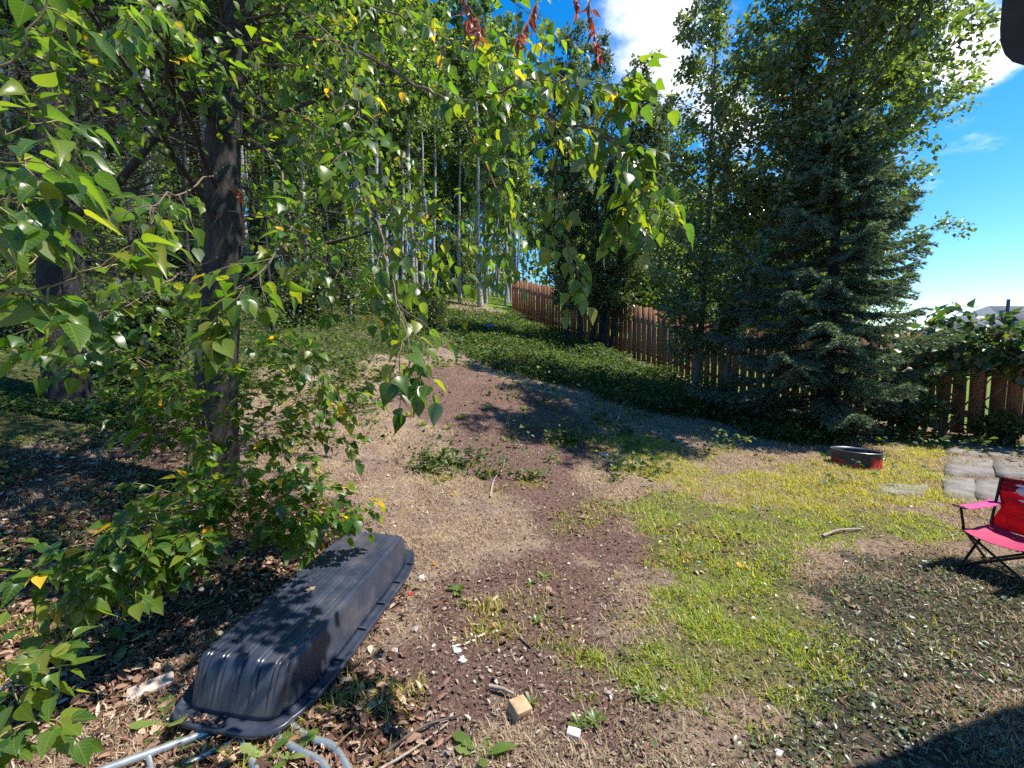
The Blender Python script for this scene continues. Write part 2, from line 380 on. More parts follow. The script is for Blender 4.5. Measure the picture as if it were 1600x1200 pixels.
shade_paint = ramp(t_, nB, [(.3, (.025, .023, .018)), (.6, (.055, .052, .042)), (.85, (.13, .125, .11))])  # darkened soil tones, painted in place of cast shadow
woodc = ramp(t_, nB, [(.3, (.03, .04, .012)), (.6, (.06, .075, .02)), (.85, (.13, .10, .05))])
col = layer(col, 'dirt', dirtc, amount=.9)
col = layer(col, 'yellow', yelc); col = layer(col, 'green', grassc); col = layer(col, 'painted_shade', shade_paint)
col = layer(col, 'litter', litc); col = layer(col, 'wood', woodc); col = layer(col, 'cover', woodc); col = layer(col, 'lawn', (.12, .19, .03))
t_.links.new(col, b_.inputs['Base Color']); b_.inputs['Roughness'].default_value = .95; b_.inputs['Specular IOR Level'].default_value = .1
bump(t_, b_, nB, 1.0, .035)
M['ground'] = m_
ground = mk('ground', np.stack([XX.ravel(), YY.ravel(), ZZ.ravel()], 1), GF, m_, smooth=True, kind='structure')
tag(ground, 'sloping yard ground of brown soil, dry straw and grass')
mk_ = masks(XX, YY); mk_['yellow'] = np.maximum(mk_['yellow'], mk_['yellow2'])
for k in ('dirt', 'yellow', 'green', 'painted_shade', 'litter', 'wood', 'cover', 'lawn'):
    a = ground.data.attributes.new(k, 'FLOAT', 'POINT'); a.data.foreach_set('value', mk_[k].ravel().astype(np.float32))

# scatter -------------------------------------------------------------
def scatter(n, x0, x1, y0, y1, bias=1.6):
    """candidate points, denser near the camera"""
    t = RNG.random(n); y = y0 + (y1 - y0) * t ** bias
    h = np.clip(1.32 * y + .5, .6, 99)
    x = np.clip((RNG.random(n) * 2 - 1), -1, 1) * h
    ok = (x > x0) & (x < x1)
    return x[ok], y[ok]
def surf(x, y):
    z = gz(x, y); return z + np.where(np.hypot(x, y) < 14, (fnoise(x, y, 6.3, 5) - .5) * .022 + (fnoise(x, y, 15, 6) - .5) * .012, 0)
BLADE = (np.array([[-.5, 0, 0], [.5, 0, 0], [-.28, 0, .55], [.28, 0, .55], [0, 0, 1.]]), np.array([[0, 1, 3], [0, 3, 2], [2, 3, 4]]))
def blades(name, x, y, h, w, mat, label, catg, lean=.6, rnd=None):
    n = len(x); z = surf(x, y) - .004
    az = RNG.random(n) * 2 * np.pi; s = np.stack([np.cos(az), np.sin(az), 0 * az], 1)
    l = np.stack([-np.sin(az), np.cos(az), 0 * az], 1) * (RNG.random(n) * lean * h)[:, None]
    tv, tf = BLADE; hh = np.broadcast_to(h, (n,)); ww = np.broadcast_to(w, (n,))
    V = np.stack([x, y, z], 1)[:, None] + tv[None, :, :1] * (s * ww[:, None])[:, None] + tv[None, :, 2:] * np.array([0, 0, 1.]) * hh[:, None, None] + (tv[None, :, 2:] ** 1.8) * l[:, None]
    Fa = (tf[None] + (np.arange(n) * 5)[:, None, None]).reshape(-1, 3)
    o = mk(name, V.reshape(-1, 3), Fa, mat, rnd=np.repeat(RNG.random(n) if rnd is None else rnd, 3), kind='stuff')
    return tag(o, label, catg)
def flakes(name, x, y, size, tpl, mat, label, catg, tilt=.5, lift=.006, rnd=None, wlo=.2, whi=.9):
    n = len(x); z = surf(x, y) + RNG.random(n) * lift * 2
    D = RNG.normal(size=(n, 3)) * np.array([1, 1, tilt * .6]); Nn = np.array([0, 0, 1.]) + RNG.normal(size=(n, 3)) * tilt
    V, Fa, r = inst(tpl, np.stack([x, y, z], 1), D, Nn, size, rnd=rnd, ws=wlo + (whi - wlo) * RNG.random(n) ** 1.5)
    return tag(mk(name, V, Fa, mat, rnd=r, kind='stuff'), label, catg)
def keep(x, y, p):
    k = RNG.random(len(x)) < p; return x[k], y[k]

x, y = scatter(620000, -6, 9, 1.2, 10, 1.35); q = masks(x, y); tuft = fnoise(x, y, 7, 21)
p = np.clip(q['green'] * 1.3 * np.clip((tuft - .38) * 3.2, .06, 1), 0, 1) * (1 - q['painted_shade'] * .75) * (1 - .6 * q['litter'])
gx_, gy_ = keep(x, y, p); blades('green_grass', gx_, gy_, .012 + .028 * RNG.random(len(gx_)) ** 1.3, .0045 + .0045 * RNG.random(len(gx_)), M['grass'], 'short bright green grass in a patchy strip across the yard', 'grass', 1.9)
p = np.clip(np.maximum(q['yellow'], .8 * q['yellow2']) * 1.2 * np.clip((tuft - .15) * 2, .2, 1), 0, 1)
gx_, gy_ = keep(x, y, p * .9); blades('yellow_grass', gx_, gy_, .02 + .04 * RNG.random(len(gx_)), .004 + .005 * RNG.random(len(gx_)), M['yellow_grass'], 'yellow green sunlit grass around the fire ring', 'grass', 1.7)
base_dry = np.clip((1 - q['dirt'] * .93) * (1 - q['green'] * .8) * (1 - q['litter'] * .9) * (1 - q['wood']) * (1 - q['cover']) * (1 - q['painted_shade'] * .8), 0, 1) * np.clip((fnoise(x, y, 2.6, 33) - .22) * 2.2, .05, 1)
gx_, gy_ = keep(x, y, base_dry * .6 * (y < 10)); blades('dry_grass', gx_, gy_, .010 + .024 * RNG.random(len(gx_)) ** 2 + .003 * gy_, .0035 + .0045 * RNG.random(len(gx_)) + .0004 * gy_, M['dry_grass'], 'thin straw coloured dry grass over the trampled slope', 'grass', 1.7)
x, y = scatter(120000, -6, 2, 1.0, 6, 1.3); q = masks(x, y)
gx_, gy_ = keep(x, y, np.clip(q['litter'] * 1.1, 0, 1)); flakes('leaf_litter', gx_, gy_, .014 + .045 * RNG.random(len(gx_)) ** 2, TPL_ROUND, M['litter'], 'brown bark chips and dead leaves under the poplar', 'litter', .5, .012)
x, y = scatter(300000, -3, 8, 1.0, 9, 1.3); q = masks(x, y)
gx_, gy_ = keep(x, y, np.clip(.28 + .3 * q['dirt'] - .15 * q['green'], 0, 1) * (1 - q['litter']) * (1 - q['wood'])); flakes('soil_crumbs', gx_, gy_, .008 + .026 * RNG.random(len(gx_)) ** 3, TPL_ROUND, M['crumb'], 'small crumbs, chips and dead bits on the bare soil', 'debris', .6, .006)
x, y = scatter(90000, .0, 6, 1.0, 4.5, 1.2); q = masks(x, y)
gx_, gy_ = keep(x, y, np.clip(q['painted_shade'] * .85 + .12 * q['green'], 0, 1)); flakes('low_weeds', gx_, gy_, .012 + .024 * RNG.random(len(gx_)) ** 2, TPL_ROUND, M['clover'], 'low clover and flattened leaves on soil painted in shadow tones by the house', 'weeds', .7, .012)
# ground cover by the fence, and the wood's undergrowth
def leafmound(name, x, y, hmax, size, tpl, mat, label):
    n = len(x); z = surf(x, y) + hmax * RNG.random(n) ** .8
    D = RNG.normal(size=(n, 3)) * np.array([1, 1, .4]); Nn = np.array([0, 0, 1.]) + RNG.normal(size=(n, 3)) * .55
    V, Fa, r = inst(tpl, np.stack([x, y, z], 1), D, Nn, size); tag(mk(name, V, Fa, mat, rnd=r, kind='stuff'), label, 'ground cover')
n = 260000; y = 4.5 + 21 * RNG.random(n); x = -4 + 12 * RNG.random(n); q = masks(x, y)
gx_, gy_ = keep(x, y, q['cover'] * (x < (21 - y) / 1.72 - .1)); h = .08 + .55 * (.55 * fnoise(gx_, gy_, 1.2, 9) + .45 * fnoise(gx_, gy_, 3.4, 10)) ** 1.4
leafmound('ground_cover', gx_, gy_, h, .04 + .07 * RNG.random(len(gx_)) ** 1.5, TPL_LO, M['cover_leaf'], 'dark green leafy ground cover on the bank below the fence')
n = 90000; y = 2.3 + 5.5 * RNG.random(n); x = -7 + 6.5 * RNG.random(n); q = masks(x, y); nz_ = fnoise(x, y, 1.9, 91) * .6 + fnoise(x, y, 5.5, 92) * .4
gx_, gy_ = keep(x, y, q['litter'] * np.clip((nz_ - .48) * 4.5, 0, 1) * np.clip((gy_lim := (y - 2.2) / 1.5), .15, 1)); h = .015 + .10 * RNG.random(len(gx_)) ** 2
leafmound('floor_plants', gx_, gy_, h, .022 + .03 * RNG.random(len(gx_)), TPL_LO, M['cover_leaf'], 'scattered low green plants growing through the leaf litter')
n = 230000; y = 4.5 + 40 * RNG.random(n) ** 1.9; x = -y * 1.5 + RNG.random(n) * (y * 1.55 + 1); q = masks(x, y)
gx_, gy_ = keep(x, y, np.clip(q['wood'], 0, 1) * np.clip((fnoise(x, y, .8, 77) - .15) * 2.2, .1, 1)); h = .06 + (.75 + .012 * gy_) * fnoise(gx_, gy_, 1.1, 19) ** 1.7 * np.clip((gy_ - 4) / 4, .15, 1)
leafmound('undergrowth', gx_, gy_, h, .03 + .03 * RNG.random(len(gx_)) + .002 * gy_, TPL_LO, M['cover_leaf'], 'low green undergrowth on the shaded floor of the wood')

# ------------------------------------------------------------------ the near house (only the eave corner is in view)
M['fascia'] = simple('fascia', (.028, .018, .014), (.05, .032, .025), 12, .7)
M['siding'] = simple('siding', (.30, .27, .22), (.36, .33, .28), 3, .8, bmp=.1)
M['shingle'] = simple('shingle', (.05, .045, .042), (.10, .09, .085), 25, .95)
hd = np.array([.96, .28, 0]); hd /= np.linalg.norm(hd); he = np.array([hd[1], -hd[0], 0]); UPV = np.array([0, 0, 1.])
HA = np.array([1.199, 1.125, 0]) + he * .145; AX = np.array([hd, he, UPV])
house = empty('house', HA + hd * .5 + he * .5, 'brown trimmed house whose dark eave corner overhangs the yard', 'house')
def hbox(name, t0, t1, s0, s1, z0, z1, mat, bev=0, par=None):
    c = HA + hd * (t0 + t1) / 2 + he * (s0 + s1) / 2 + UPV * (z0 + z1) / 2
    return box(name, c, (t1 - t0, s1 - s0, z1 - z0), mat, house, AX, bev)
hbox('wall', .55, 11.5, .55, 8.5, -.1, 2.12, M['siding'])
for k in range(8):   # lapped siding boards on the two outer walls
    z0 = .12 + k * .24
    hbox('siding_board', .52, 11.5, .50, .548, z0, z0 + .225, M['siding'])
hbox('soffit', .04, 12, .04, 9, 2.16, 2.18, M['fascia'])
hbox('fascia_board', 0, 12, 0, .035, 2.16, 2.39, M['fascia'])
hbox('fascia_board', 0, .035, .04, 9, 2.16, 2.39, M['fascia'])
# gutter: rounded trough with closed ends along the eave
a = np.linspace(np.pi, 2 * np.pi, 11); prof = [(-.003, 2.30)] + [(-.074 + .07 * math.cos(q_), 2.29 + .12 * math.sin(q_)) for q_ in a][::-1] + [(-.144, 2.36), (-.003, 2.36)]
V = np.concatenate([[HA + hd * tt + he * p[0] + UPV * p[1] for p in prof] for tt in (0., 12)]); k = len(prof)
Fa = [(i, (i + 1) % k, k + (i + 1) % k, k + i) for i in range(k)]
ce = len(V); V = np.vstack([V, V[:k].mean(0), V[k:].mean(0)]); Fa += [(ce, (i + 1) % k, i, i) for i in range(k)] + [(ce + 1, k + i, k + (i + 1) % k, k + (i + 1) % k) for i in range(k)]
gt = bpy.data.meshes.new('gutter'); gt.from_pydata([tuple(v - np.array(house.location)) for v in V], [], [tuple(dict.fromkeys(int(q_) for q_ in f)) for f in Fa]); gt.materials.append(M['fascia']); link(bpy.data.objects.new('gutter', gt), house)
RV = [HA + hd * t + he * s + UPV * z for (t, s, z) in ((-.04, -.05, 2.41), (12, -.05, 2.41), (12, 4.5, 3.8), (-.04, 4.5, 3.8), (12, 9.05, 2.41), (-.04, 9.05, 2.41))]
rf = mk('roof', RV, [(0, 1, 2, 3), (3, 2, 4, 5)], M['shingle'], house); rf.modifiers.new('thick', 'SOLIDIFY').thickness = -.06
mk('gable_wall', [HA + hd * .55 + he * q_ + UPV * z_ for q_, z_ in ((.55, 2.11), (8.5, 2.11), (4.5, 3.66))], [(0, 1, 2)], M['siding'], house)

# ------------------------------------------------------------------ fence
M['fence'] = simple('fence', (.30, .14, .08), (.46, .25, .155), 5, .85, bmp=.35, stretch=(6, 6, .5), spec=.2)
t = M['fence'].node_tree; b = next(n for n in t.nodes if n.type == 'BSDF_PRINCIPLED'); src = b.inputs[0].links[0].from_socket
mm = N(t, 'ShaderNodeMix', data_type='RGBA', blend_type='MULTIPLY'); mm.inputs[0].default_value = 1; t.links.new(src, mm.inputs[6]); t.links.new(ramp(t, N(t, 'ShaderNodeObjectInfo').outputs['Random'], [(0, (.62, .62, .66)), (.5, (.95, .92, .9)), (1, (1.12, 1.05, 1.0))]), mm.inputs[7]); t.links.new(mm.outputs[2], b.inputs[0])
M['fence_dark'] = simple('fence_dark', (.11, .05, .035), (.19, .085, .055), 5, .9, bmp=.35, stretch=(6, 6, .5), spec=.2)
FD = np.array([1, -1.72, 0]); FD /= np.linalg.norm(FD); FN = np.array([FD[1], -FD[0], 0.]); F0 = np.array([0, 21., 0])
def fpt(s, off=0.):
    p = F0 + FD * s + FN * off; p[2] = gz1(p[0], p[1]); return p
FAX = np.array([FD, FN, UPV])
def board_mesh(w, h, t):
    e = .006
    V = boxV((0, 0, h / 2), (w, t, h)); return V
BM = {}
def board(parent, s, w, h, off, lift, tilt, mat):
    p = fpt(s, off); key = (round(w, 3), mat.name, round(h, 2))
    if key not in BM: BM[key] = meshdata('board', boxV((0, 0, h / 2), (w, .019, h)), BOXF, mat)
    o = bpy.data.objects.new('board', BM[key]); link(o, parent)
    mtx = Matrix(((FD[0], FN[0], 0, p[0] - parent.location[0]), (FD[1], FN[1], 0, p[1] - parent.location[1]), (0, 0, 1, p[2] + lift - parent.location[2]), (0, 0, 0, 1)))
    o.matrix_basis = mtx @ Matrix.Rotation(tilt, 4, 'Y') @ Matrix.Rotation(random.uniform(-.012, .012), 4, 'Z')
    return o
def rail(parent, s0, s1, z, mat, off=-.042):
    acc = Acc(); n = max(2, int((s1 - s0) / 1.2)); ss = np.linspace(s0, s1, n + 1)
    V = []
    for s in ss:
        p = fpt(s, off) + UPV * z
        for dn, dz in ((-.019, -.045), (.019, -.045), (.019, .045), (-.019, .045)): V.append(p + FN * dn + UPV * dz)
    Fa = [(4 * i + a, 4 * i + (a + 1) % 4, 4 * i + 4 + (a + 1) % 4, 4 * i + 4 + a) for i in range(n) for a in range(4)] + [(0, 3, 2, 1), (4 * n, 4 * n + 1, 4 * n + 2, 4 * n + 3)]
    return mk('rail', V, Fa, mat, parent)
fence = empty('board_fence', fpt(0), 'reddish brown board fence with open gaps stepping down the bank', 'fence')
fence.rotation_euler = (0, 0, 0)
s = .10
while s < 15.9:
    board(fence, s, random.choice((.165, .170, .175)), random.choice((1.74, 1.77)), 0, .05 + random.uniform(-.03, .03), random.uniform(-.014, .014), M['fence'])
    s += .207
for z in (.38, 1.45): rail(fence, .02, 15.9, z, M['fence_dark'])
for s in np.arange(0.05, 16.2, 2.26):
    p = fpt(s, -.11); box('post', p + UPV * .86, (.09, .09, 1.86), M['fence_dark'], fence, FAX)
gate = empty('fence_gate', fpt(16.1), 'solid reddish board gate panel at the paved end of the fence', 'gate')
s = 16.08
while s < 18.6:
    board(gate, s, .178, 1.70, .004, .06, 0, M['fence']); s += .184
for z in (.4, 1.42): rail(gate, 16.0, 18.6, z, M['fence_dark'])
for s in (16.02, 18.55): box('post', fpt(s, -.115) + UPV * .9, (.1, .1, 1.9), M['fence_dark'], gate, FAX)

# ------------------------------------------------------------------ paving
m, t, b, o = new_mat('slab'); n1_ = noise(t, 50, 8, .7); n2_ = noise(t, 4.5, 7, .68)
t.links.new(mixc(t, ramp(t, n2_, [(.42, (0, 0, 0)), (.66, (1, 1, 1))]), ramp(t, n1_, [(.3, (.13, .12, .112)), (.7, (.27, .25, .235))]), ramp(t, n1_, [(.3, (.06, .052, .042)), (.7, (.16, .14, .115))])), b.inputs['Base Color'])
b.inputs['Roughness'].default_value = .95; bump(t, b, n1_, .5, .008); M['slab'] = m
def slab(name, quad, parent, h=.026, sub=4):
    P = np.array([gat(*q) for q in quad]); zt = P[:, 2].mean() + h
    m = sub; V = []; rr = np.random.default_rng(int(abs(P.sum()) * 1000))
    for i in range(m + 1):
        for j in range(m + 1):
            uu, vv = i / m, j / m
            q = (P[0] * (1 - uu) + P[1] * uu) * (1 - vv) + (P[3] * (1 - uu) + P[2] * uu) * vv
            edge = i in (0, m) or j in (0, m)
            V.append((q[0] + rr.normal() * (.012 if edge else 0), q[1] + rr.normal() * (.012 if edge else 0), zt + rr.normal() * .0025 - (.004 if edge else 0)))
    k = m + 1; Fa = [(i * k + j, (i + 1) * k + j, (i + 1) * k + j + 1, i * k + j + 1) for i in range(m) for j in range(m)]
    ring = [i * k for i in range(k)] + [m * k + j for j in range(1, k)] + [i * k + m for i in range(m - 1, -1, -1)] + [j for j in range(m - 1, 0, -1)]
    b0 = len(V); V += [(V[i][0], V[i][1], V[i][2] - .1) for i in ring]; L = len(ring)
    Fa += [(ring[i], b0 + i, b0 + (i + 1) % L, ring[(i + 1) % L]) for i in range(L)]
    return mk(name, V, Fa, M['slab'], parent)
path = empty('paved_path', gat(1530, 730)); tag(path, 'pale weathered concrete slab path by the fence gate', kind='structure')
for qd in ([(1478, 711), (1540, 714), (1536, 700), (1484, 698)], [(1543, 714), (1590, 716), (1582, 701), (1539, 700)], [(1594, 716), (1760, 724), (1735, 707), (1586, 701)],
           [(1474, 743), (1552, 747), (1548, 718), (1477, 714)], [(1556, 747), (1640, 752), (1630, 721), (1551, 718)], [(1644, 752), (1740, 757), (1720, 726), (1634, 721)],
           [(1474, 778), (1524, 781), (1521, 751), (1474, 748)], [(1528, 781), (1600, 785), (1592, 755), (1524, 751)], [(1604, 785), (1760, 796), (1735, 763), (1596, 755)]):
    slab('slab', qd, path)
lone = slab('paving_slab', [(1352, 771), (1446, 777), (1452, 763), (1368, 757)], None, .022); tag(lone, 'single sunken concrete paver in the yellow grass before the fire ring', 'paver')

# ------------------------------------------------------------------ fire ring
m, t, b, o = new_mat('fire_ring_steel')
tcn = N(t, 'ShaderNodeTexCoord').outputs['Object']; sp = N(t, 'ShaderNodeSeparateXYZ'); t.links.new(tcn, sp.inputs[0])
nn_ = noise(t, 9, 4, .6, tcn, stretch=(1, 1, .35))
flame = MATH(t, 'GREATER_THAN', MATH(t, 'ADD', MATH(t, 'MULTIPLY', nn_, .30), MATH(t, 'MULTIPLY', MATH(t, 'GREATER_THAN', sp.outputs[0], -.02), .06)), MATH(t, 'ADD', sp.outputs[2], .085))
steel = ramp(t, noise(t, 14, 6, .65, tcn), [(.3, (.022, .024, .034)), (.62, (.05, .053, .07)), (.78, (.12, .06, .04))])
t.links.new(mixc(t, flame, steel, (.42, .03, .028)), b.inputs['Base Color']); b.inputs['Roughness'].default_value = .5; b.inputs['Metallic'].default_value = .2
M['ring'] = m
rp = gat(1337, 727); rp[2] -= .012
fr = empty('fire_ring', rp, 'dark steel fire ring with red painted flames standing in grass', 'fire ring'); fr.rotation_euler = (R(-3), R(2), 0)
nS = 48; acc = []
for (r, z) in ((.265, 0), (.268, .02), (.262, .03), (.262, .17), (.265, .185), (.277, .20), (.277, .206), (.261, .206), (.253, .19), (.253, .0)):
    acc.append([(r * math.cos(2 * math.pi * i / nS), r * math.sin(2 * math.pi * i / nS), z) for i in range(nS)])
V = np.array(acc).reshape(-1, 3)
Fa = [(a * nS + i, a * nS + (i + 1) % nS, (a + 1) * nS + (i + 1) % nS, (a + 1) * nS + i) for a in range(len(acc) - 1) for i in range(nS)]
ro = bpy.data.objects.new('band', meshdata('band', V, Fa, M['ring'], True)); link(ro, fr)
M['rim'] = simple('rim', (.25, .25, .27), (.5, .5, .52), 20, .35, .8, bmp=0)
tv, tf = tube([(.27 * math.cos(a), .27 * math.sin(a), .206) for a in np.linspace(0, 2 * math.pi, 49)], .005, 6)
o_ = bpy.data.objects.new('rim', meshdata('rim', tv, tf, M['rim'], True)); link(o_, fr)
# pull handle: small bent strap on the side toward the house
hv, hf = tube(cat([(.105, -.238, .15), (.12, -.27, .15), (.168, -.25, .145), (.205, -.208, .15), (.19, -.176, .15)], 4), .007, 6)
o_ = bpy.data.objects.new('handle', meshdata('handle', hv, hf, M['rim'], True)); link(o_, fr)
ash = [(.0, 0, .04)] + [(.25 * math.cos(a), .25 * math.sin(a), .035 + .01 * math.sin(5 * a)) for a in np.linspace(0, 2 * math.pi, 24, endpoint=False)]
o_ = bpy.data.objects.new('ash_bed', meshdata('ash_bed', ash, [(0, 1 + i, 1 + (i + 1) % 24) for i in range(24)], simple('ash', (.05, .05, .05), (.25, .24, .23), 20, .95))); link(o_, fr)

# ------------------------------------------------------------------ overturned utility sled
m, t, b, o = new_mat('sled_plastic')
tcn = N(t, 'ShaderNodeTexCoord').outputs['Object']
dn = noise(t, 7, 7, .65, tcn); sc_ = noise(t, 30, 3, .7, tcn, stretch=(3.5, .6, 1))
cc = ramp(t, dn, [(.35, (.022, .028, .045)), (.6, (.038, .047, .072)), (.85, (.09, .088, .095))])
scr = ramp(t, sc_, [(.68, (0, 0, 0)), (.76, (1, 1, 1))])
t.links.new(mixc(t, MATH(t, 'MULTIPLY', scr, .5), mixc(t, MATH(t, 'MULTIPLY', ramp(t, noise(t, 3.2, 8, .75, tcn), [(.52, (0, 0, 0)), (.72, (1, 1, 1))]), .55), cc, (.13, .105, .085)), (.17, .17, .18)), b.inputs['Base Color'])
t.links.new(ramp(t, dn, [(.3, (.20, .20, .20)), (.7, (.40, .40, .40))]), b.inputs['Roughness']); bump(t, b, sc_, .12, .004)
M['sled'] = m
c_nr, c_fr, c_nl = gat(452, 1182), gat(666, 872), gat(283, 1100)
ax_l = (c_fr - c_nr); SL = np.linalg.norm(ax_l); ax_l /= SL
ax_w = (c_nr - c_nl); SWd = np.linalg.norm(ax_w); ax_w = ax_w - ax_l * (ax_w @ ax_l); ax_w /= np.linalg.norm(ax_w); ax_n = np.cross(ax_w, ax_l)
if ax_n[2] < 0: ax_n = -ax_n
SW = min(max(SWd, .58), .68) ; print('sled', SL, SWd)
hl, hw = SL / 2 - .062, SW / 2 - .062; HH = .172
ctr = c_nr + ax_l * SL / 2 - ax_w * SW / 2 + ax_n * .045
sled = empty('utility_sled', ctr, 'black ribbed plastic utility sled lying upside down in the leaf litter', 'sled')
def nonuni(n_flat, n_wall, wall):
    w = 1 - wall * 1.5 * np.linspace(0, 1, n_wall) ** 1.2; f = np.linspace(-(1 - wall * 1.5), 1 - wall * 1.5, n_flat)
    return np.concatenate([-w[:-1], f, w[::-1][1:]])
wa_, wb_ = .17, .13
A_ = nonuni(91, 11, wa_); B_ = nonuni(60, 11, wb_)
ga, gb = np.meshgrid(A_, B_, indexing='ij')
pull = .05 * (np.abs(ga * gb)) ** 5
lx = hw * ga - np.sign(ga) * pull; ly = hl * gb - np.sign(gb) * pull
w1 = (1 - np.abs(ga)) / wa_; w2 = (1 - np.abs(gb)) / wb_
kk = 7.0; wm = -np.log(np.exp(-kk * w1) + np.exp(-kk * w2)) / kk + np.log(2) / kk * np.exp(-6 * np.abs(w1 - w2))
tab = ([0, .3, .6, .78, .9, 1.0, 1.15, 1.4], [0, .34, .68, .85, .93, .97, .992, 1.0])
zr = np.interp(np.clip(wm, 0, 1.4), *tab)
lz = HH * zr + .006 * (1 - (ga * 1.0) ** 2) * (zr > .9)
gro = np.zeros_like(ga)
for gp in (-.66, -.33, 0.0, .33, .66):
    for dlt in (-.045, .045):
        gro += np.exp(-((ga - gp - dlt) / .018) ** 2)
    gro += -.55 * np.exp(-((ga - gp) / .03) ** 2)
topm = np.clip((zr - .55) / .4, 0, 1) * np.clip((.97 - np.abs(gb)) / .05, 0, 1)
lz = lz - .0065 * gro * topm * (np.abs(ga) < .86)
ly = ly - np.sign(gb) * .006 * gro * np.clip((zr - .15) / .3, 0, 1) * (np.abs(gb) > .8) * (np.abs(ga) < .86)
LV = np.stack([lx.ravel(), ly.ravel(), lz.ravel()], 1)
def sw(L): L = np.asarray(L, float); return ctr + L[:, :1] * ax_w + L[:, 1:2] * ax_l + L[:, 2:] * ax_n
na, nb = ga.shape
Fa = np.array([(i * nb + j, (i + 1) * nb + j, (i + 1) * nb + j + 1, i * nb + j + 1) for i in range(na - 1) for j in range(nb - 1)])
hull = mk('hull', sw(LV), Fa, M['sled'], sled, True); hull.modifiers.new('thick', 'SOLIDIFY').thickness = -.004
per = [(i, 0) for i in range(na)] + [(na - 1, j) for j in range(1, nb)] + [(i, nb - 1) for i in range(na - 2, -1, -1)] + [(0, j) for j in range(nb - 2, 0, -1)]
Lp = np.array([LV[i * nb + j] for i, j in per]); nP = len(Lp)
tg = np.roll(Lp, -1, 0) - np.roll(Lp, 1, 0); no = unit(np.stack([tg[:, 1], -tg[:, 0], 0 * tg[:, 0]], 1))
for _ in range(6): no = unit(np.roll(no, 1, 0) + no * 2 + np.roll(no, -1, 0))
rings = []
for (d, z) in ((-.003, .004), (.02, .001), (.048, .003), (.055, .009), (.061, .006), (.063, -.010), (.059, -.018)):
    rr = Lp + no * d; rr[:, 2] = z; rings.append(rr)
Fa = np.array([(a * nP + i, a * nP + (i + 1) % nP, (a + 1) * nP + (i + 1) % nP, (a + 1) * nP + i) for a in range(len(rings) - 1) for i in range(nP)])
fl = mk('flange', sw(np.concatenate(rings)), Fa, M['sled'], sled, True); fl.modifiers.new('thick', 'SOLIDIFY').thickness = -.004
for sgn in (-1, 1):
    for q in np.linspace(-.8, .8, 6):
        P = sw([[sgn * (hw + .026), hl * q, .009]])[0]; box('rib', P, (.045, .012, .012), M['sled'], sled, np.array([ax_w, ax_l, ax_n]), .003)

def on_sled(a, l, z=HH + .008): return sw([[a, l, z]])[0]
# clods and litter caught in the sled's grooves
def clod(name, P, r, mat, label, catg, seed, squash=.6, group=None, nseg=10):
    rr = np.random.default_rng(seed); V = []; nl = 6
    for i in range(nl + 1):
        th = math.pi * i / nl
        for j in range(nseg):
            ph = 2 * math.pi * j / nseg; k = r * (1 + .28 * rr.normal())
            V.append((P[0] + k * math.sin(th) * math.cos(ph), P[1] + k * math.sin(th) * math.sin(ph), P[2] + squash * k * math.cos(th)))
    Fa = [(i * nseg + j, (i + 1) * nseg + j, (i + 1) * nseg + (j + 1) % nseg, i * nseg + (j + 1) % nseg) for i in range(nl) for j in range(nseg)]
    e = mk(name, V, Fa, mat); return tag(e, label, catg, group)
M['pale_stone'] = simple('pale_stone', (.45, .44, .42), (.68, .67, .64), 30, .9)
M['grey_stone'] = simple('grey_stone', (.17, .16, .15), (.34, .32, .31), 30, .9)
M['tan_clod'] = simple('tan_clod', (.14, .10, .07), (.32, .25, .18), 40, .95, bmp=.8)
clod('dirt_clod', on_sled(-.02, -.10, HH + .012), .022, M['tan_clod'], 'dried tan dirt clod lying on the upturned sled', 'clod', 3)
def litter_on(n, pts, spread, seed, label):
    r_ = np.random.default_rng(seed); c = np.array([pts[i] for i in r_.integers(0, len(pts), n)]) + r_.normal(size=(n, 3)) * np.array(spread)
    P = sw(c); V, Fa, r = inst(TPL_ROUND, P, r_.normal(size=(n, 3)) * np.array([1, 1, .15]), np.tile(ax_n, (n, 1)) + r_.normal(size=(n, 3)) * .3, .006 + .010 * r_.random(n), r_)
    tag(mk('sled_litter', V, Fa, M['litter'], rnd=r, kind='stuff'), label, 'litter')
gl = hw * .14
litter_on(90, [(-gl, -.15 - .018 * k, HH + .006) for k in range(14)] + [(gl, .12 + .012 * k, HH + .006) for k in range(10)] + [(-gl * 3, -.3 + .014 * k, HH + .005) for k in range(12)], (.003, .008, .001), 5, 'brown chips lying in the grooves of the sled')
litter_on(70, [(-hw * .55 + .012 * k, -hl - .03, .014) for k in range(10)], (.02, .009, .002), 6, 'dead leaf crumbs gathered on the sled rim')

# ------------------------------------------------------------------ galvanised frame under the sled
M['galv'] = simple('galv', (.34, .37, .40), (.58, .61, .64), 14, .42, .75, bmp=.1, detail=6)
fb = gat(380, 1150)
frame = empty('tubular_frame', fb, 'weathered galvanised tube frame poking out beneath the sled', 'metal frame')
def gp(px, py, up=.03): p = gat(px, py); p[2] += up; return p
def bar(pts, r, name='tube', sides=8):
    V, Fa = tube(cat(pts, 5), r, sides); o = mk(name, V, Fa, M['galv'], frame, True)
bar([gp(130, 1236, .03), gp(240, 1192, .03), gp(352, 1148, .02)], .015)
bar([gp(210, 1246, .012), gp(280, 1212, .012), gp(360, 1170, .012)], .011)
bar([gp(360, 1130, .012), gp(388, 1185, .012), gp(412, 1240, .012)], .014)
bar([gp(430, 1120, .012), gp(478, 1158, .016), gp(515, 1170, .016), gp(531, 1187, .016), gp(556, 1236, .014)], .014)
bar([gp(420, 1150, .012), gp(468, 1180, .014), gp(498, 1196, .014), gp(512, 1212, .014), gp(528, 1256, .012)], .014)
bar([gp(232, 1194, .028), gp(240, 1226, .012)], .009, 'cross_piece')

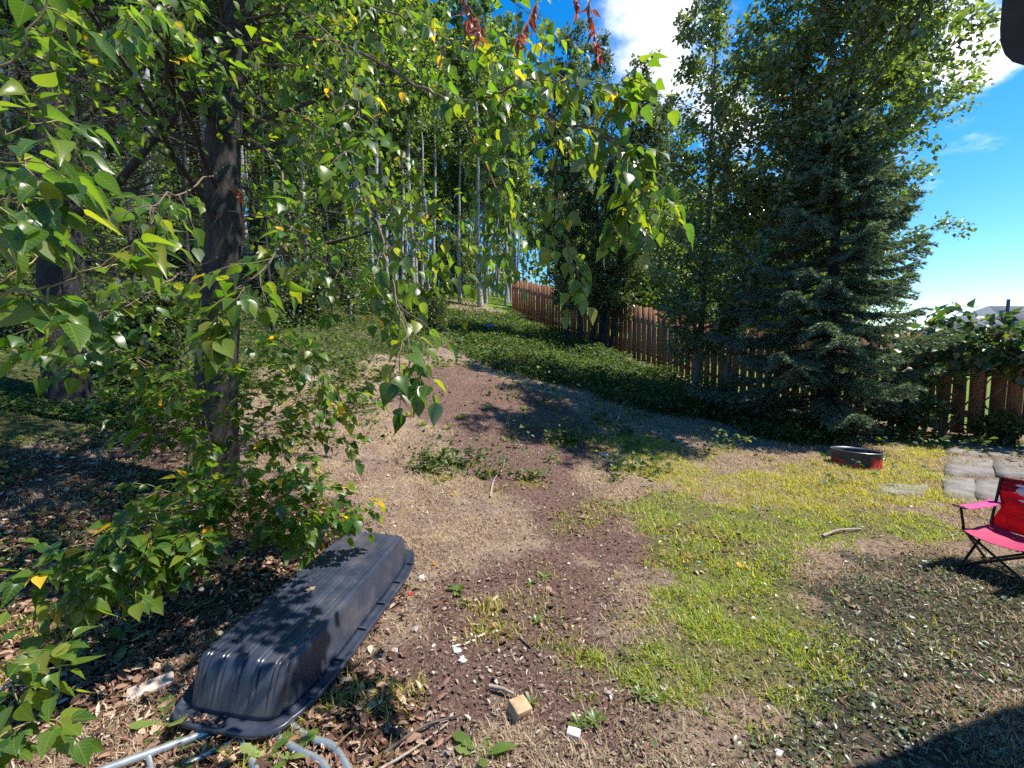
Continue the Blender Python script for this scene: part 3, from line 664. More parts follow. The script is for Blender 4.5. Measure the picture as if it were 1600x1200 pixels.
# ------------------------------------------------------------------ folding child's chair
m, t, b, o = new_mat('chair_red'); wv = noise(t, 5, 3)
M['chair_red'] = leafmat('chair_red', [(0, (.60, .03, .04)), (1, (.64, .035, .045))], transl=.5, rough=.6, tcol=(.75, .6, .6), spec=.2)
M['chair_band'] = leafmat('chair_band', [(0, (.30, .014, .028)), (1, (.32, .016, .03))], transl=.2, rough=.7, tcol=(1, .5, .5), spec=.2)
M['chair_pink'] = leafmat('chair_pink', [(0, (.62, .10, .30)), (1, (.64, .11, .32))], transl=.3, rough=.6, tcol=(1, .6, .8), spec=.2)
M['chair_seat'] = leafmat('chair_seat', [(0, (.42, .05, .13)), (1, (.44, .055, .14))], transl=.15, rough=.6, tcol=(1, .5, .6), spec=.2)
M['chair_tube'] = simple('chair_tube', (.012, .012, .013), (.03, .03, .032), 20, .45, .3, bmp=0)
M['white_print'] = simple('white_print', (.72, .70, .72), (.8, .78, .8), 20, .7, bmp=0)
cf = unit(np.array([-.95, -.30, 0])); cw = np.array([-cf[1], cf[0], 0])      # forward, and the sitter's left... (near side = +cw side)
if cw[1] > 0: cw = -cw
cbl = at(1553, 800, 3.06); cbl = np.array([cbl[0], cbl[1], 0]); gzc = gz1(cbl[0], cbl[1])
chair = empty('camping_chair', (cbl[0] + cf[0] * .17 + cw[0] * .18, cbl[1] + cf[1] * .17 + cw[1] * .18, gzc), 'small red and pink folding camping chair beside the house', 'chair')
def cp(f, w, z): return cbl + cf * f + cw * w + UPV * (gzc + z)
Wc, Dc = .37, .34
def ctube(a, b_, r=.0085, name='leg'): mk(name, *tube([a, (np.array(a) + b_) / 2, b_], r, 7), M['chair_tube'], chair, True)
FT = .012
for w in (0, Wc):
    ctube(cp(.04, w, FT), cp(Dc, w, .285)); ctube(cp(Dc - .02, w, FT), cp(.02, w, .27))
    ctube(cp(.03, w, .24), cp(-.05, w, .60), .0085, 'back_post'); ctube(cp(Dc - .02, w, .26), cp(Dc + .04, w, .435), .008, 'arm_post')
for f in (.03, Dc - .02):
    ctube(cp(f, .0, FT), cp(f, Wc, .26)); ctube(cp(f, Wc, FT), cp(f, .0, .26))
for (f, w) in ((.04, 0), (.04, Wc), (Dc - .02, 0), (Dc - .02, Wc)): box('foot', cp(f, w, .012), (.035, .022, .022), M['chair_tube'], chair, None, .004)
def cloth(name, fn, mat, nu_=9, nv_=9):
    nu_, nv_ = nu_ * 2 - 1, nv_ * 2 - 1; cr = random.Random(len(name) * 7)
    ph = [cr.uniform(0, 6) for _ in range(4)]
    V = [fn(i / (nu_ - 1), j / (nv_ - 1)) + (cf + UPV) * (.0035 * math.sin(9 * i / nu_ + 6 * j / nv_ + ph[0]) * math.sin(13 * j / nv_ - 5 * i / nu_ + ph[1]) + .002 * math.sin(23 * i / nu_ + 11 * j / nv_ + ph[2])) for i in range(nu_) for j in range(nv_)]
    o = mk(name, V, [(i * nv_ + j, (i + 1) * nv_ + j, (i + 1) * nv_ + j + 1, i * nv_ + j + 1) for i in range(nu_ - 1) for j in range(nv_ - 1)], mat, chair, True)
    o.modifiers.new('thick', 'SOLIDIFY').thickness = .003; return o
def back(u, z0, z1):
    def f(v):
        z = z0 + (z1 - z0) * v; k = 4 * u * (1 - u)
        waist = .030 * math.exp(-((z - .40) / .07) ** 2) * (1 - 2 * u)
        return cp(.03 - .08 * (z - .24) / .36 - .03 * k, Wc * u + waist, z)
    return f
cloth('backrest', lambda u, v: back(u, .245, .515)(v), M['chair_red'])
cloth('top_band', lambda u, v: back(u, .515, .605)(v) + cf * .003, M['chair_band'])
cloth('seat', lambda u, v: cp(.02 + (Dc) * v, .0 + Wc * u, .275 - .035 * 4 * u * (1 - u) - .01 * math.sin(math.pi * v)), M['chair_seat'])
for w in (0, Wc):
    sgn = 1 if w == 0 else -1
    cloth('armrest', lambda u, v: cp(-.02 + (Dc + .08) * v, w + (u - .5) * (.085 - .02 * v), .43 - .012 * math.sin(math.pi * v) + .004 * v), M['chair_pink'], 5, 9)
    cloth('arm_end', lambda u, v: cp(Dc + .035 + .03 * v, w + (u - .5) * .07, .437 + .002), M['chair_tube'], 4, 4)
# rounded white print on the back (only its edge shows in the photo)
def printed(name, cx_, cz, rx, rz):
    V = [back(cx_, .245, .605)((cz - .245) / .36) + cf * .0075]
    for a in np.linspace(0, 2 * math.pi, 18, endpoint=False):
        V.append(back(cx_ + rx * math.cos(a) / Wc, .245, .605)((cz + rz * math.sin(a) - .245) / .36) + cf * .0075)
    o = mk(name, V, [(0, 1 + i, 1 + (i + 1) % 18) for i in range(18)], M['white_print'], chair)
    o.modifiers.new('thick', 'SOLIDIFY').thickness = .0012
printed('printed_mark', .33, .53, .045, .028); printed('printed_mark', .27, .568, .03, .009); printed('printed_mark', .35, .47, .035, .008)

# ------------------------------------------------------------------ bits lying on the ground
M['cut_wood'] = simple('cut_wood', (.26, .16, .085), (.46, .33, .20), 22, .85, bmp=.3, stretch=(1, 1, 5))
M['pale_wood'] = simple('pale_wood', (.42, .33, .26), (.58, .48, .41), 14, .85, bmp=.2, stretch=(5, 1, 1))
M['foam'] = simple('foam', (.50, .49, .47), (.72, .71, .70), 40, .85, bmp=.6)
M['stick'] = simple('stick', (.20, .15, .12), (.38, .32, .27), 30, .9, bmp=.3)
M['dark_stick'] = simple('dark_stick', (.05, .04, .035), (.12, .10, .085), 30, .9, bmp=.3)
def rot(z, x=0, y=0): return np.array((Matrix.Rotation(z, 3, 'Z') @ Matrix.Rotation(y, 3, 'Y') @ Matrix.Rotation(x, 3, 'X')).transposed())
def lying(name, px, py, size, mat, label, catg, z, x=0, y=0, bev=.004, group=None, sink=.3):
    p = gat(px, py); p[2] += size[2] * (.5 - sink * .2)
    return tag(box(name, p, size, mat, None, rot(z, x, y), bev), label, catg, group)
lying('wood_block', 811, 1122, (.075, .07, .06), M['cut_wood'], 'chunky cut wood block on bare soil near the sled', 'wood block', R(35), R(12), R(8))
lying('foam_chunk', 896, 1152, (.05, .035, .025), M['foam'], 'bright white foam chunk on dark soil by the wood block', 'foam', R(-20), R(6))
lying('wood_offcut', 236, 1082, (.16, .075, .022), M['pale_wood'], 'flat pale wood offcut in bark chips beside the sled', 'wood offcut', R(38), R(4), R(-3))
clod('white_rock', gp(714, 1020, .008), .022, M['pale_stone'], 'white rock above a second white rock on the soil', 'rock', 21, .5)
clod('white_rock', gp(722, 1036, .008), .018, M['pale_stone'], 'smaller white rock touching the first on the soil', 'rock', 22, .6)
for i, (px, py, r) in enumerate(((945, 712, .05), (860, 925, .012), (800, 862, .012), (1035, 1080, .014), (950, 1085, .012), (985, 1200, .012), (775, 990, .010), (1180, 795, .03), (560, 895, .02), (660, 905, .022), (648, 985, .022), (700, 1178, .02), (1215, 1178, .014))):
    clod('stone', gp(px, py, .004), r, M['grey_stone'] if i % 3 else M['pale_stone'], 'small stone lying loose on the trampled soil', 'stone', 40 + i, .5, 'loose stones')
def stick(pts, r, mat, label, name='stick'):
    P = cat([gp(px, py, up) for px, py, up in pts], 4); V, Fa = tube(P, np.linspace(r, r * .55, len(P)), 6); tag(mk(name, V, Fa, mat, None, True), label, 'stick')
stick([(766, 778, .008), (772, 752, .014), (785, 735, .010), (790, 712, .012)], .011, M['stick'], 'pale weathered stick lying down the middle of the slope')
stick([(1285, 842, .02), (1310, 834, .03), (1345, 830, .015)], .012, M['stick'], 'pale curved stick on the grass below the fire ring')
stick([(812, 1003, .012), (830, 1020, .016), (848, 1042, .012)], .006, M['dark_stick'], 'short dark twig on the bare soil above the wood block')
stick([(765, 1078, .012), (785, 1084, .018), (803, 1091, .012)], .010, M['stick'], 'stubby brown stick just behind the wood block')
stick([(600, 1190, .02), (660, 1150, .025), (715, 1128, .015)], .007, M['dark_stick'], 'long dark stick by the bent tube end')
stick([(560, 1230, .02), (640, 1190, .025), (700, 1140, .02)], .006, M['stick'], 'long pale stick by the bent tube end')
stick([(500, 655, .03), (540, 650, .04), (600, 640, .03)], .012, M['dark_stick'], 'dark fallen branch on the straw slope behind the poplar')
stick([(960, 688, .02), (968, 668, .25), (975, 655, .32)], .006, M['stick'], 'thin upright stalk at the edge of the ground cover')
for i, (px, py, a) in enumerate(((753, 995, 40), (776, 990, 28), (735, 1005, 30), (710, 1014, 25), (690, 1135, 40), (685, 1090, 70))):
    lying('wood_chip', px, py, (.055, .012, .006), M['pale_wood'], 'thin pale wood chip on the dark soil', 'wood chip', R(a), R(5), 0, .001, 'pale wood chips')
M['blue_tarp'] = simple('blue_tarp', (.03, .16, .5), (.06, .25, .62), 9, .5)
clod('blue_bag', gp(764, 522, .22), .20, M['blue_tarp'], 'crumpled blue bag in the ground cover below the fence', 'bag', 71, .5)
M['red_plastic'] = simple('red_plastic', (.6, .02, .02), (.65, .03, .03), 9, .5)
lying('red_scrap', 641, 930, (.035, .012, .012), M['red_plastic'], 'tiny red plastic scrap beside the sled', 'scrap', R(70), 0, 0, .002)
for px, py, sz, ang in ((1148, 890, .06, 10), (704, 778, .045, 60), (680, 890, .04, 120), (560, 830, .05, 200)):
    p = gp(px, py, .02); tv, tf = TPL_HI[1]
    V, Fa, r = inst((tv, tf), p[None], np.array([[math.cos(R(ang)), math.sin(R(ang)), .1]]), np.array([[.1, -.3, 1.]]), sz)
    tag(mk('fallen_leaf', V, Fa, M['yellow_leaf'], None, True, r), 'single yellow fallen leaf lying on the ground', 'leaf', 'yellow fallen leaves')

# ------------------------------------------------------------------ far house beyond the fence
M['far_wall'] = simple('far_wall', (.33, .30, .30), (.42, .38, .37), 2, .8, bmp=0)
M['far_roof'] = simple('far_roof', (.06, .075, .10), (.10, .12, .155), 6, .8, bmp=.2)
M['white_trim'] = simple('white_trim', (.7, .72, .75), (.78, .8, .82), 5, .6, bmp=0)
M['glass'] = simple('glass', (.02, .03, .04), (.05, .06, .08), 3, .1, bmp=0)
hx0, hy0 = 29.6, 25.0; hb = np.array([hx0, hy0, .15])
fh = empty('neighbour_house', hb, 'distant grey roofed neighbour house with vent pipe beyond the fence', 'house')
box('wall', hb + (5, 4, .9), (9.4, 7.4, 2.2), M['far_wall'], fh)
RV = np.array([(-.4, -.4, 2.0), (10.4, -.4, 2.0), (10.4, 4, 4.2), (2.2, 4, 4.2), (-.4, 8.4, 2.0), (10.4, 8.4, 2.0)]) + hb
rf = mk('roof', RV, [(0, 1, 2, 3), (3, 2, 5, 4), (0, 3, 4, 4)][:2], M['far_roof'], fh); rf.modifiers.new('thick', 'SOLIDIFY').thickness = .12
mk('roof_hip', RV[[0, 3, 4]], [(0, 1, 2)], M['far_roof'], fh).modifiers.new('thick', 'SOLIDIFY').thickness = .12
box('fascia', hb + (5, -.43, 1.96), (10.8, .05, .22), M['white_trim'], fh)
tv, tf = tube([hb + (2.6, 3.2, 3.7), hb + (2.6, 3.2, 4.15), hb + (2.6, 3.2, 4.55)], .09, 8); mk('vent_pipe', tv, tf, M['far_roof'], fh)
for wx in (2.2, 6.5):
    w_ = box('window', hb + (wx, .26, 1.0), (1.4, .1, 1.0), M['white_trim'], fh); g_ = box('pane', hb + (wx, .2, 1.0), (1.2, .03, .8), M['glass'], None)
    g_.parent = w_; g_.matrix_parent_inverse = Matrix.Translation(-Vector(fh.location))

# ------------------------------------------------------------------ trees
def gen_tree(rng, H, r0, cb=.35, spread=2., nl=26, nsub=8, nleaf=14, lean=(0, 0), rise=.6, droop=.15, wob=.12, az_fn=None, trunk_pts=None, sub_frac=.4, jit=.07, top_taper=.7, limb_r=.45, sides=8, bow=0):
    """tapered trunk with limbs and sub-branches; returns wood quads and leaf points with directions"""
    wood = Acc(); P = []; D = []
    n = 16; t = np.linspace(0, 1, n)
    if trunk_pts is None:
        w = np.cumsum(rng.normal(size=(n, 2)) * wob * H / n / 2, axis=0); w -= w[0]
        T = np.stack([lean[0] * t ** 1.3 + w[:, 0], lean[1] * t ** 1.3 + w[:, 1], H * t], 1)
    else:
        T = cat(trunk_pts, 5); n = len(T); t = np.linspace(0, 1, n)
    rad = r0 * (1 - .93 * t ** 1.05) + r0 * .35 * np.exp(-t * 28)
    T0 = T.copy(); T0[0, 2] -= .25
    wood.add(*tube(T0, rad, sides))
    for i in range(nl):
        f = cb + (1 - cb) * (i + rng.random()) / nl * .985; k = f * (n - 1); k0 = int(k); p = T[k0] + (T[min(k0 + 1, n - 1)] - T[k0]) * (k - k0)
        rt = np.interp(f, t, rad); az = i * 2.39996 + rng.normal() * .5
        g = (f - cb) / (1 - cb); L = spread * (.25 + .75 * (1 - g) ** top_taper) * (.55 + .6 * rng.random()) * min(1, .55 + 2.2 * g)
        if az_fn: L *= az_fn(az, f)
        if L < .15: continue
        up = rise + .35 * g + rng.normal() * .12
        d = unit(np.array([math.cos(az), math.sin(az), up])); m = 7; q = np.linspace(0, 1, m)
        pts = p + d * (L * q)[:, None] + np.array([0, 0, 1.]) * (-(droop) * L * q ** 2)[:, None] + np.cumsum(rng.normal(size=(m, 3)) * L * .025, axis=0)
        pts[0] = p
        wood.add(*tube(pts, np.linspace(max(rt * limb_r, .006), .004, m), 5))
        ns = max(2, int(nsub * (.5 + L / spread)))
        for s_ in range(ns):
            q0 = .18 + .82 * (s_ + rng.random()) / ns; k = q0 * (m - 1); k0 = min(int(k), m - 2); b0 = pts[k0] + (pts[k0 + 1] - pts[k0]) * (k - k0)
            sd_ = unit(d + rng.normal(size=3) * .75 + np.array([0, 0, .1])); l = L * sub_frac * (.4 + .8 * rng.random()) * (1.1 - .5 * q0) + .08
            m2 = 4; qq = np.linspace(0, 1, m2); sp_ = b0 + sd_ * (l * qq)[:, None] - np.array([0, 0, 1.]) * (.25 * l * qq ** 2)[:, None]
            wood.add(*tube(sp_, np.linspace(.006, .002, m2), 3))
            if nleaf:
                kk_ = rng.random(nleaf) ** .7; base = b0 + sd_ * (l * kk_)[:, None] - np.array([0, 0, 1.]) * (.25 * l * kk_ ** 2)[:, None]
                P.append(base + rng.normal(size=(nleaf, 3)) * jit); D.append(unit(sd_ + rng.normal(size=(nleaf, 3)) * .9 + np.array([0, 0, -.5])))
    return wood, (np.concatenate(P) if P else None), (np.concatenate(D) if D else None)
def crown(P, D, size, tpl, rng, flat=.7):
    Nn = np.array([0, 0, 1.]) + rng.normal(size=P.shape) * flat
    return inst(tpl, P, D, Nn, size * (.7 + .6 * rng.random(len(P))), rng)
def plant_tree(name, base, label, catg, group, wood_mat, leaf_mat, size, tpl, seed, world_trunk=None, drop=None, flat=.7, **kw):
    rng = np.random.default_rng(seed); root = empty(name, base, label, catg, group)
    b0 = np.array(root.location)
    if world_trunk is not None: kw['trunk_pts'] = [np.asarray(p) - b0 for p in world_trunk]
    wood, P, D = gen_tree(rng, **kw)
    V, Fa = wood.get(); mk('trunk', V + b0, Fa, wood_mat, root, True)
    if P is not None:
        if drop is not None:
            k = ~drop(P + b0); P, D = P[k], D[k]
        V, Fa, r = crown(P + b0, D, size, tpl, rng, flat); mk('crown', V, Fa, leaf_mat, root, rnd=r, kind='stuff')
    return root
def gpos(px, d):      # ground point under a picture column at a given depth
    x_ = (px - 800) / F * d; return np.array([x_, d, gz1(x_, d)])
def gbase(x_, y_): return np.array([x_, y_, gz1(x_, y_)])
def fence_side(P): return P[:, 0] - (21 - P[:, 1]) / 1.72     # > 0 beyond the fence
def hits_fence(P): return (np.abs(fence_side(P)) < .22) & (P[:, 2] - gz(P[:, 0], P[:, 1]) < 1.95)

# -- right hand group, standing before the fence
b1 = gpos(1084, 9.8)
plant_tree('poplar_tree', b1, 'slim dark trunked poplar standing before the fence left of the spruce', 'tree', 'poplars before the fence', M['bark_right'], M['right_leaf'], .10, TPL_LO, 101,
           world_trunk=[b1, at(1092, 560, 9.8), at(1098, 480, 9.8), at(1108, 330, 9.7), at(1112, 200, 9.6), at(1118, 80, 9.5), at(1125, -120, 9.4)],
           H=11, r0=.085, cb=.12, spread=1.6, nl=58, nsub=8, nleaf=24, rise=.75, droop=.1, drop=hits_fence, top_taper=.5)
b2 = gpos(1128, 9.3)
plant_tree('poplar_tree', b2, 'leaning grey poplar trunk tilting toward the spruce', 'tree', 'poplars before the fence', M['bark_right'], M['right_leaf'], .10, TPL_LO, 102,
           world_trunk=[b2, at(1142, 540, 9.2), at(1165, 440, 9.0), at(1200, 360, 8.8), at(1228, 280, 8.6), at(1240, 150, 8.4), at(1248, 10, 8.2), at(1255, -160, 8.1)],
           H=11, r0=.075, cb=.14, spread=1.8, nl=56, nsub=9, nleaf=28, rise=.7, droop=.1, drop=hits_fence, top_taper=.5)
b3 = gpos(1208, 9.1)
plant_tree('poplar_tree', b3, 'broad crowned poplar rising over the spruce toward the eave', 'tree', 'poplars before the fence', M['bark_right'], M['right_leaf'], .10, TPL_LO, 103,
           world_trunk=[b3, at(1215, 590, 9.0), at(1235, 450, 8.7), at(1270, 330, 8.3), at(1305, 220, 7.9), at(1335, 100, 7.2), at(1350, -60, 6.8), at(1360, -260, 6.5)],
           H=11, r0=.09, cb=.38, spread=2.5, nl=74, nsub=10, nleaf=34, rise=.6, droop=.12, drop=hits_fence, top_taper=.35)
b4 = gpos(1330, 10.6)
plant_tree('poplar_tree', b4, 'lit green poplar crown showing behind the spruce top', 'tree', 'poplars before the fence', M['bark_right'], M['right_leaf'], .09, TPL_LO, 104,
           H=10.5, r0=.09, cb=.2, spread=2.0, nl=56, nsub=9, nleaf=30, rise=.6, droop=.1, drop=hits_fence, top_taper=.45)
# -- multi stemmed willow by the fence
wb = gpos(925, 14.3); wr = empty('willow_tree', wb, 'dense dark many stemmed willow growing against the fence', 'tree'); wb = np.array(wr.location)
rng = np.random.default_rng(55); PP, DD = [], []
for k, (dx, lx_, ly_, H_) in enumerate(((-.8, -.9, .1, 8.5), (-.45, -.3, -.4, 9.6), (0, .2, .3, 10), (.35, 1.1, -.2, 9), (.6, 1.8, .2, 8), (.2, 1.2, .6, 7.5))):
    wood, P, D = gen_tree(rng, H_, .075, cb=.13, spread=1.5, nl=40, nsub=8, nleaf=26, lean=(lx_, ly_), rise=.9, droop=.05, wob=.2, top_taper=.6)
    off = np.array([dx, .15 * (k % 3 - 1), 0]); off[2] = gz1(wb[0] + dx, wb[1]) - wb[2]
    V, Fa = wood.get(); mk('stem', V + wb + off, Fa, M['bark_dark'], wr, True); PP.append(P + off); DD.append(D)
P, D = np.concatenate(PP) + wb, np.concatenate(DD); k = ~hits_fence(P); P, D = P[k], D[k]
V, Fa, r = crown(P, D, .10, TPL_LO, rng); mk('crown', V, Fa, M['willow_leaf'], wr, rnd=r, kind='stuff')

# -- spruce
def make_spruce(base, H, Rm, seed, label, low=.5):
    rng = np.random.default_rng(seed); root = empty('spruce_tree', base, label, 'tree'); b0 = np.array(root.location)
    mk('trunk', *tube([b0 + (0, 0, -.2), b0 + (0, 0, .4), b0 + (.03, 0, H * .5), b0 + (0, 0, H)], [.15, .13, .08, .01], 9), M['bark_dark'], root, True)
    wood = Acc(); P, D, S = [], [], []
    z = low; kk_ = 0
    while z < H - .2:
        nb_ = 5 if z > 1 else 4
        for j in range(nb_):
            az = kk_ * 2.39996 + rng.normal() * .25; kk_ += 1
            g = (z - low) / (H - low); L = Rm * (1 - g) ** .85 * (.72 + .45 * rng.random()) 
            zz_ = z + rng.normal() * .05; dirh = np.array([math.cos(az), math.sin(az), 0])
            if zz_ < 1.9: L *= 1 - .5 * max(0, dirh[0] * .75 - dirh[1] * .65) * (1.9 - zz_) / 1.4
            # keep low boughs off the fence boards
            tip = b0 + dirh * L
            if zz_ < 2.1:
                sft = (21 - tip[1]) / 1.72 - tip[0]
                if sft < .3: L = max(.35, L - (.3 - sft) / max(.2, dirh @ np.array([.865, .5, 0])))
            m = 8; q = np.linspace(0, 1, m)
            pts = b0 + np.array([0, 0, zz_]) + dirh * (L * q)[:, None] + UPV * (L * (-.16 * q - .18 * q ** 2 + .26 * q ** 4 + .25 * g * q))[:, None]
            wood.add(*tube(pts, np.linspace(.022 * (1 - g) + .006, .003, m), 4))
            side = np.array([-dirh[1], dirh[0], 0])
            nt_ = int(10 + L * 18)
            for s_ in range(nt_):
                q0 = .14 + .86 * (s_ + .5) / nt_; k = q0 * (m - 1); k0 = min(int(k), m - 2); p = pts[k0] + (pts[k0 + 1] - pts[k0]) * (k - k0)
                sg = 1 if s_ % 2 else -1
                l = (.14 + .52 * L * (1 - q0) ** .8 * q0 ** .25 * .62) * (.75 + .5 * rng.random()); dv = unit(dirh * (.75 + .3 * rng.random()) + side * sg * .8 + UPV * (-.12 + rng.normal() * .1))
                tw = p + dv * (l * np.linspace(0, 1, 3))[:, None] - UPV * (.22 * l * np.linspace(0, 1, 3) ** 2)[:, None]
                wood.add(*tube(tw, [.004, .003, .0015], 3))
                nn2 = int(24 + l * 190); qv = rng.random(nn2); b_ = p + dv * (l * qv)[:, None] - UPV * (.22 * l * qv ** 2)[:, None]
                ro_ = unit(rng.normal(size=(nn2, 3)) + UPV * .25); ro_ -= dv * (ro_ @ dv)[:, None]
                P.append(b_); D.append(unit(dv * .9 + unit(ro_) * .85)); S.append(.05 + .03 * rng.random(nn2))
            # leader tip
            nn2 = 26; qv = rng.random(nn2); dv = unit(pts[-1] - pts[-2]); P.append(pts[-1] - dv * (.25 * qv)[:, None]); ro_ = unit(rng.normal(size=(nn2, 3))); D.append(unit(dv + ro_ * .8)); S.append(np.full(nn2, .034))
        z += .19 + .03 * rng.random()
    V, Fa = wood.get(); mk('boughs', V, Fa, M['twig_dark'], root)
    P, D, S = np.concatenate(P), np.concatenate(D), np.concatenate(S); n_ = len(P); print('needles', n_)
    sd_ = unit(np.cross(D, rng.normal(size=(n_, 3)))); w = .0085
    V = np.stack([P - sd_ * w, P + sd_ * w, P + D * S[:, None]], 1).reshape(-1, 3)
    mk('needles', V, np.arange(3 * n_).reshape(-1, 3), M['needle'], root, rnd=np.repeat(rng.random(n_ // 12 + 1), 12)[:n_], kind='stuff')
    return root
make_spruce(gbase(5.6, 7.65), 5.9, 2.1, 201, 'thick blue green spruce with low sweeping boughs before the fence')

# -- big leaved shrub and small plants at the gate end
def shrub(name, base, stems, label, catg, wood_mat, leaf_mat, size, tpl, seed, group=None, **kw):
    rng = np.random.default_rng(seed); root = empty(name, base, label, catg, group); b0 = np.array(root.location); PP, DD = [], []
    W_ = Acc()
    for lx_, ly_, H_, r_ in stems:
        wood, P, D = gen_tree(rng, H_, r_, lean=(lx_, ly_), **kw); V, Fa = wood.get(); W_.add(V + b0, Fa); PP.append(P + b0); DD.append(D)
    V, Fa = W_.get(); mk('stems', V, Fa, wood_mat, root, True)
    P, D = np.concatenate(PP), np.concatenate(DD); k = ~hits_fence(P) & (P[:, 2] > gz(P[:, 0], P[:, 1]) + .03); P, D = P[k], D[k]
    V, Fa, r = crown(P, D, size, tpl, rng, .5); mk('foliage', V, Fa, leaf_mat, root, rnd=r, kind='stuff'); return root
shrub('maple_shrub', gpos(1478, 7.1), [(-.5, -.2, 1.8, .018), (.3, -.4, 2.0, .02), (1.0, -.6, 1.9, .018), (1.5, -.9, 1.85, .018), (.1, .1, 2.1, .02)], 'broad leaved shrub spreading over the fence by the paving', 'shrub', M['twig'], M['shrub_leaf'], .13, TPL_MID, 301, cb=.55, spread=.6, nl=11, nsub=4, nleaf=7, rise=.4, jit=.06)
shrub('maple_shrub', gpos(1405, 7.4), [(-.4, -.3, .9, .012), (.3, -.4, 1.0, .012), (.1, -.5, .6, .01)], 'low dark broad leaved shrub under the spruce near the gate', 'shrub', M['twig'], M['shrub_leaf'], .13, TPL_MID, 302, cb=.25, spread=.5, nl=10, nsub=4, nleaf=6, rise=.3, jit=.06)
shrub('hedge_plant', gpos(1565, 6.75), [(-.25, -.1, .55, .008), (.2, -.1, .6, .008), (0, -.15, .5, .008), (.45, -.2, .5, .008)], 'leafy green plant at the foot of the gate panel', 'plant', M['twig_green'], M['cover_leaf'], .08, TPL_MID, 303, cb=.1, spread=.3, nl=10, nsub=3, nleaf=6, rise=.6, jit=.04)
shrub('hedge_plant', gpos(1245, 7.6), [(-.3, 0, .35, .007), (.3, -.1, .4, .007), (0, -.1, .3, .007), (.7, 0, .35, .007)], 'low shaded plant under the spruce boughs', 'plant', M['twig_green'], M['cover_leaf'], .075, TPL_MID, 304, cb=.1, spread=.3, nl=10, nsub=3, nleaf=6, rise=.4, jit=.04)
shrub('hedge_plant', gpos(1110, 8.9), [(-.3, 0, .6, .007), (.3, -.1, .7, .007), (0, -.1, .9, .007), (.7, 0, .6, .007)], 'leafy undergrowth at the foot of the slim poplar', 'plant', M['twig_green'], M['willow_leaf'], .075, TPL_MID, 305, cb=.1, spread=.35, nl=12, nsub=4, nleaf=6, rise=.4, jit=.05)

# -- the wood on the hill: a few source trees, copied
def source(kind, seed, **kw):
    rng = np.random.default_rng(seed); size = kw.pop('size'); wm = kw.pop('wm'); lm = kw.pop('lm'); nm = kw.pop('name')
    wood, P, D = gen_tree(rng, **kw); V, Fa = wood.get()
    tm = meshdata('trunk', V, Fa, wm, True); cm = None
    if P is not None:
        V, Fa, r = crown(P, D, size, TPL_LO, rng); cm = meshdata('crown', V, Fa, lm, False, r)
    return nm, tm, cm
SRC = [source('a', 400 + i, name='aspen_tree', size=.20, wm=M['bark_aspen'], lm=M['forest_leaf'], H=h, r0=r, cb=c, spread=sp_, nl=36, nsub=5, nleaf=18, rise=.7, wob=.10, sides=7, sub_frac=.5, jit=.12)
       for i, (h, r, c, sp_) in enumerate(((15, .105, .50, 1.9), (17, .125, .55, 2.0), (13, .085, .46, 1.6), (16, .10, .58, 1.7), (14, .11, .42, 2.0)))]
YNG = [source('y', 450 + i, name='sapling', size=.11, wm=M['bark_right'], lm=M['forest_leaf'], H=h, r0=.04, cb=.12, spread=1.1, nl=32, nsub=5, nleaf=18, rise=.7, wob=.2, sides=5, jit=.1) for i, h in enumerate((4.5, 6, 3.2))]
DED = [source('d', 470 + i, name='dead_tree', size=.1, wm=M['twig_dark'], lm=None, H=h, r0=.05, cb=.1, spread=1.5, nl=46, nsub=7, nleaf=0, rise=.15, droop=.25, wob=.1, sides=6, sub_frac=.5) for i, h in enumerate((7, 5.5))]
def copy_src(src, x_, y_, sc_, rz, label, catg, group):
    nm, tm, cm = src; e = empty(nm, (x_, y_, gz1(x_, y_)), label, catg, group); e.rotation_euler = (0, 0, rz); e.scale = (sc_,) * 3
    link(bpy.data.objects.new('trunk', tm), e)
    if cm is not None:
        c = link(bpy.data.objects.new('crown', cm), e); c['kind'] = 'stuff'
    return e
rw = random.Random(5); spots = []
tries = 0
while len(spots) < 285 and tries < 20000:
    tries += 1
    px = rw.uniform(-80, 815); d = rw.uniform(14.5, 46) if px > 560 else rw.uniform(11.5, 44)
    x_ = (px - 800) / F * d
    if px > 690 and d < 22.5: continue
    if any((x_ - a) ** 2 + (d - b) ** 2 < .7 for a, b in spots): continue
    spots.append((x_, d))
for x_, y_ in spots:
    copy_src(SRC[rw.randrange(5)], x_, y_, rw.uniform(.8, 1.15), rw.uniform(0, 6.28), 'slender pale barked aspen in the wood on the hillside', 'tree', 'aspens in the wood')
for i in range(60):
    px = rw.uniform(-60, 560) if i < 46 else rw.uniform(560, 740); d = rw.uniform(10.5, 30) if i < 46 else rw.uniform(27, 40); x_ = (px - 800) / F * d
    copy_src(YNG[rw.randrange(3)], x_, d, rw.uniform(.7, 1.2), rw.uniform(0, 6.28), 'leafy young tree in the understorey of the wood', 'sapling', 'young trees in the understorey')
BSH = [source('b', 490 + i, name='woodland_shrub', size=.085, wm=M['twig_dark'], lm=M['willow_leaf'], H=h, r0=.012, cb=.08, spread=.6, nl=22, nsub=5, nleaf=14, rise=.8, wob=.3, sides=5, jit=.07, top_taper=.3) for i, h in enumerate((.9, 1.3, .7))]
for i in range(42):
    px = rw.uniform(-40, 690); d = rw.uniform(5.8, 8.5) if px < 300 and i % 3 == 0 else rw.uniform(8.5, 17); x_ = (px - 800) / F * d
    if px > 480 and d < 11: continue
    copy_src(BSH[rw.randrange(3)], x_, d, rw.uniform(.7, 1.25), rw.uniform(0, 6.28), 'low leafy shrub on the floor of the wood', 'shrub', 'shrubs on the floor of the wood')
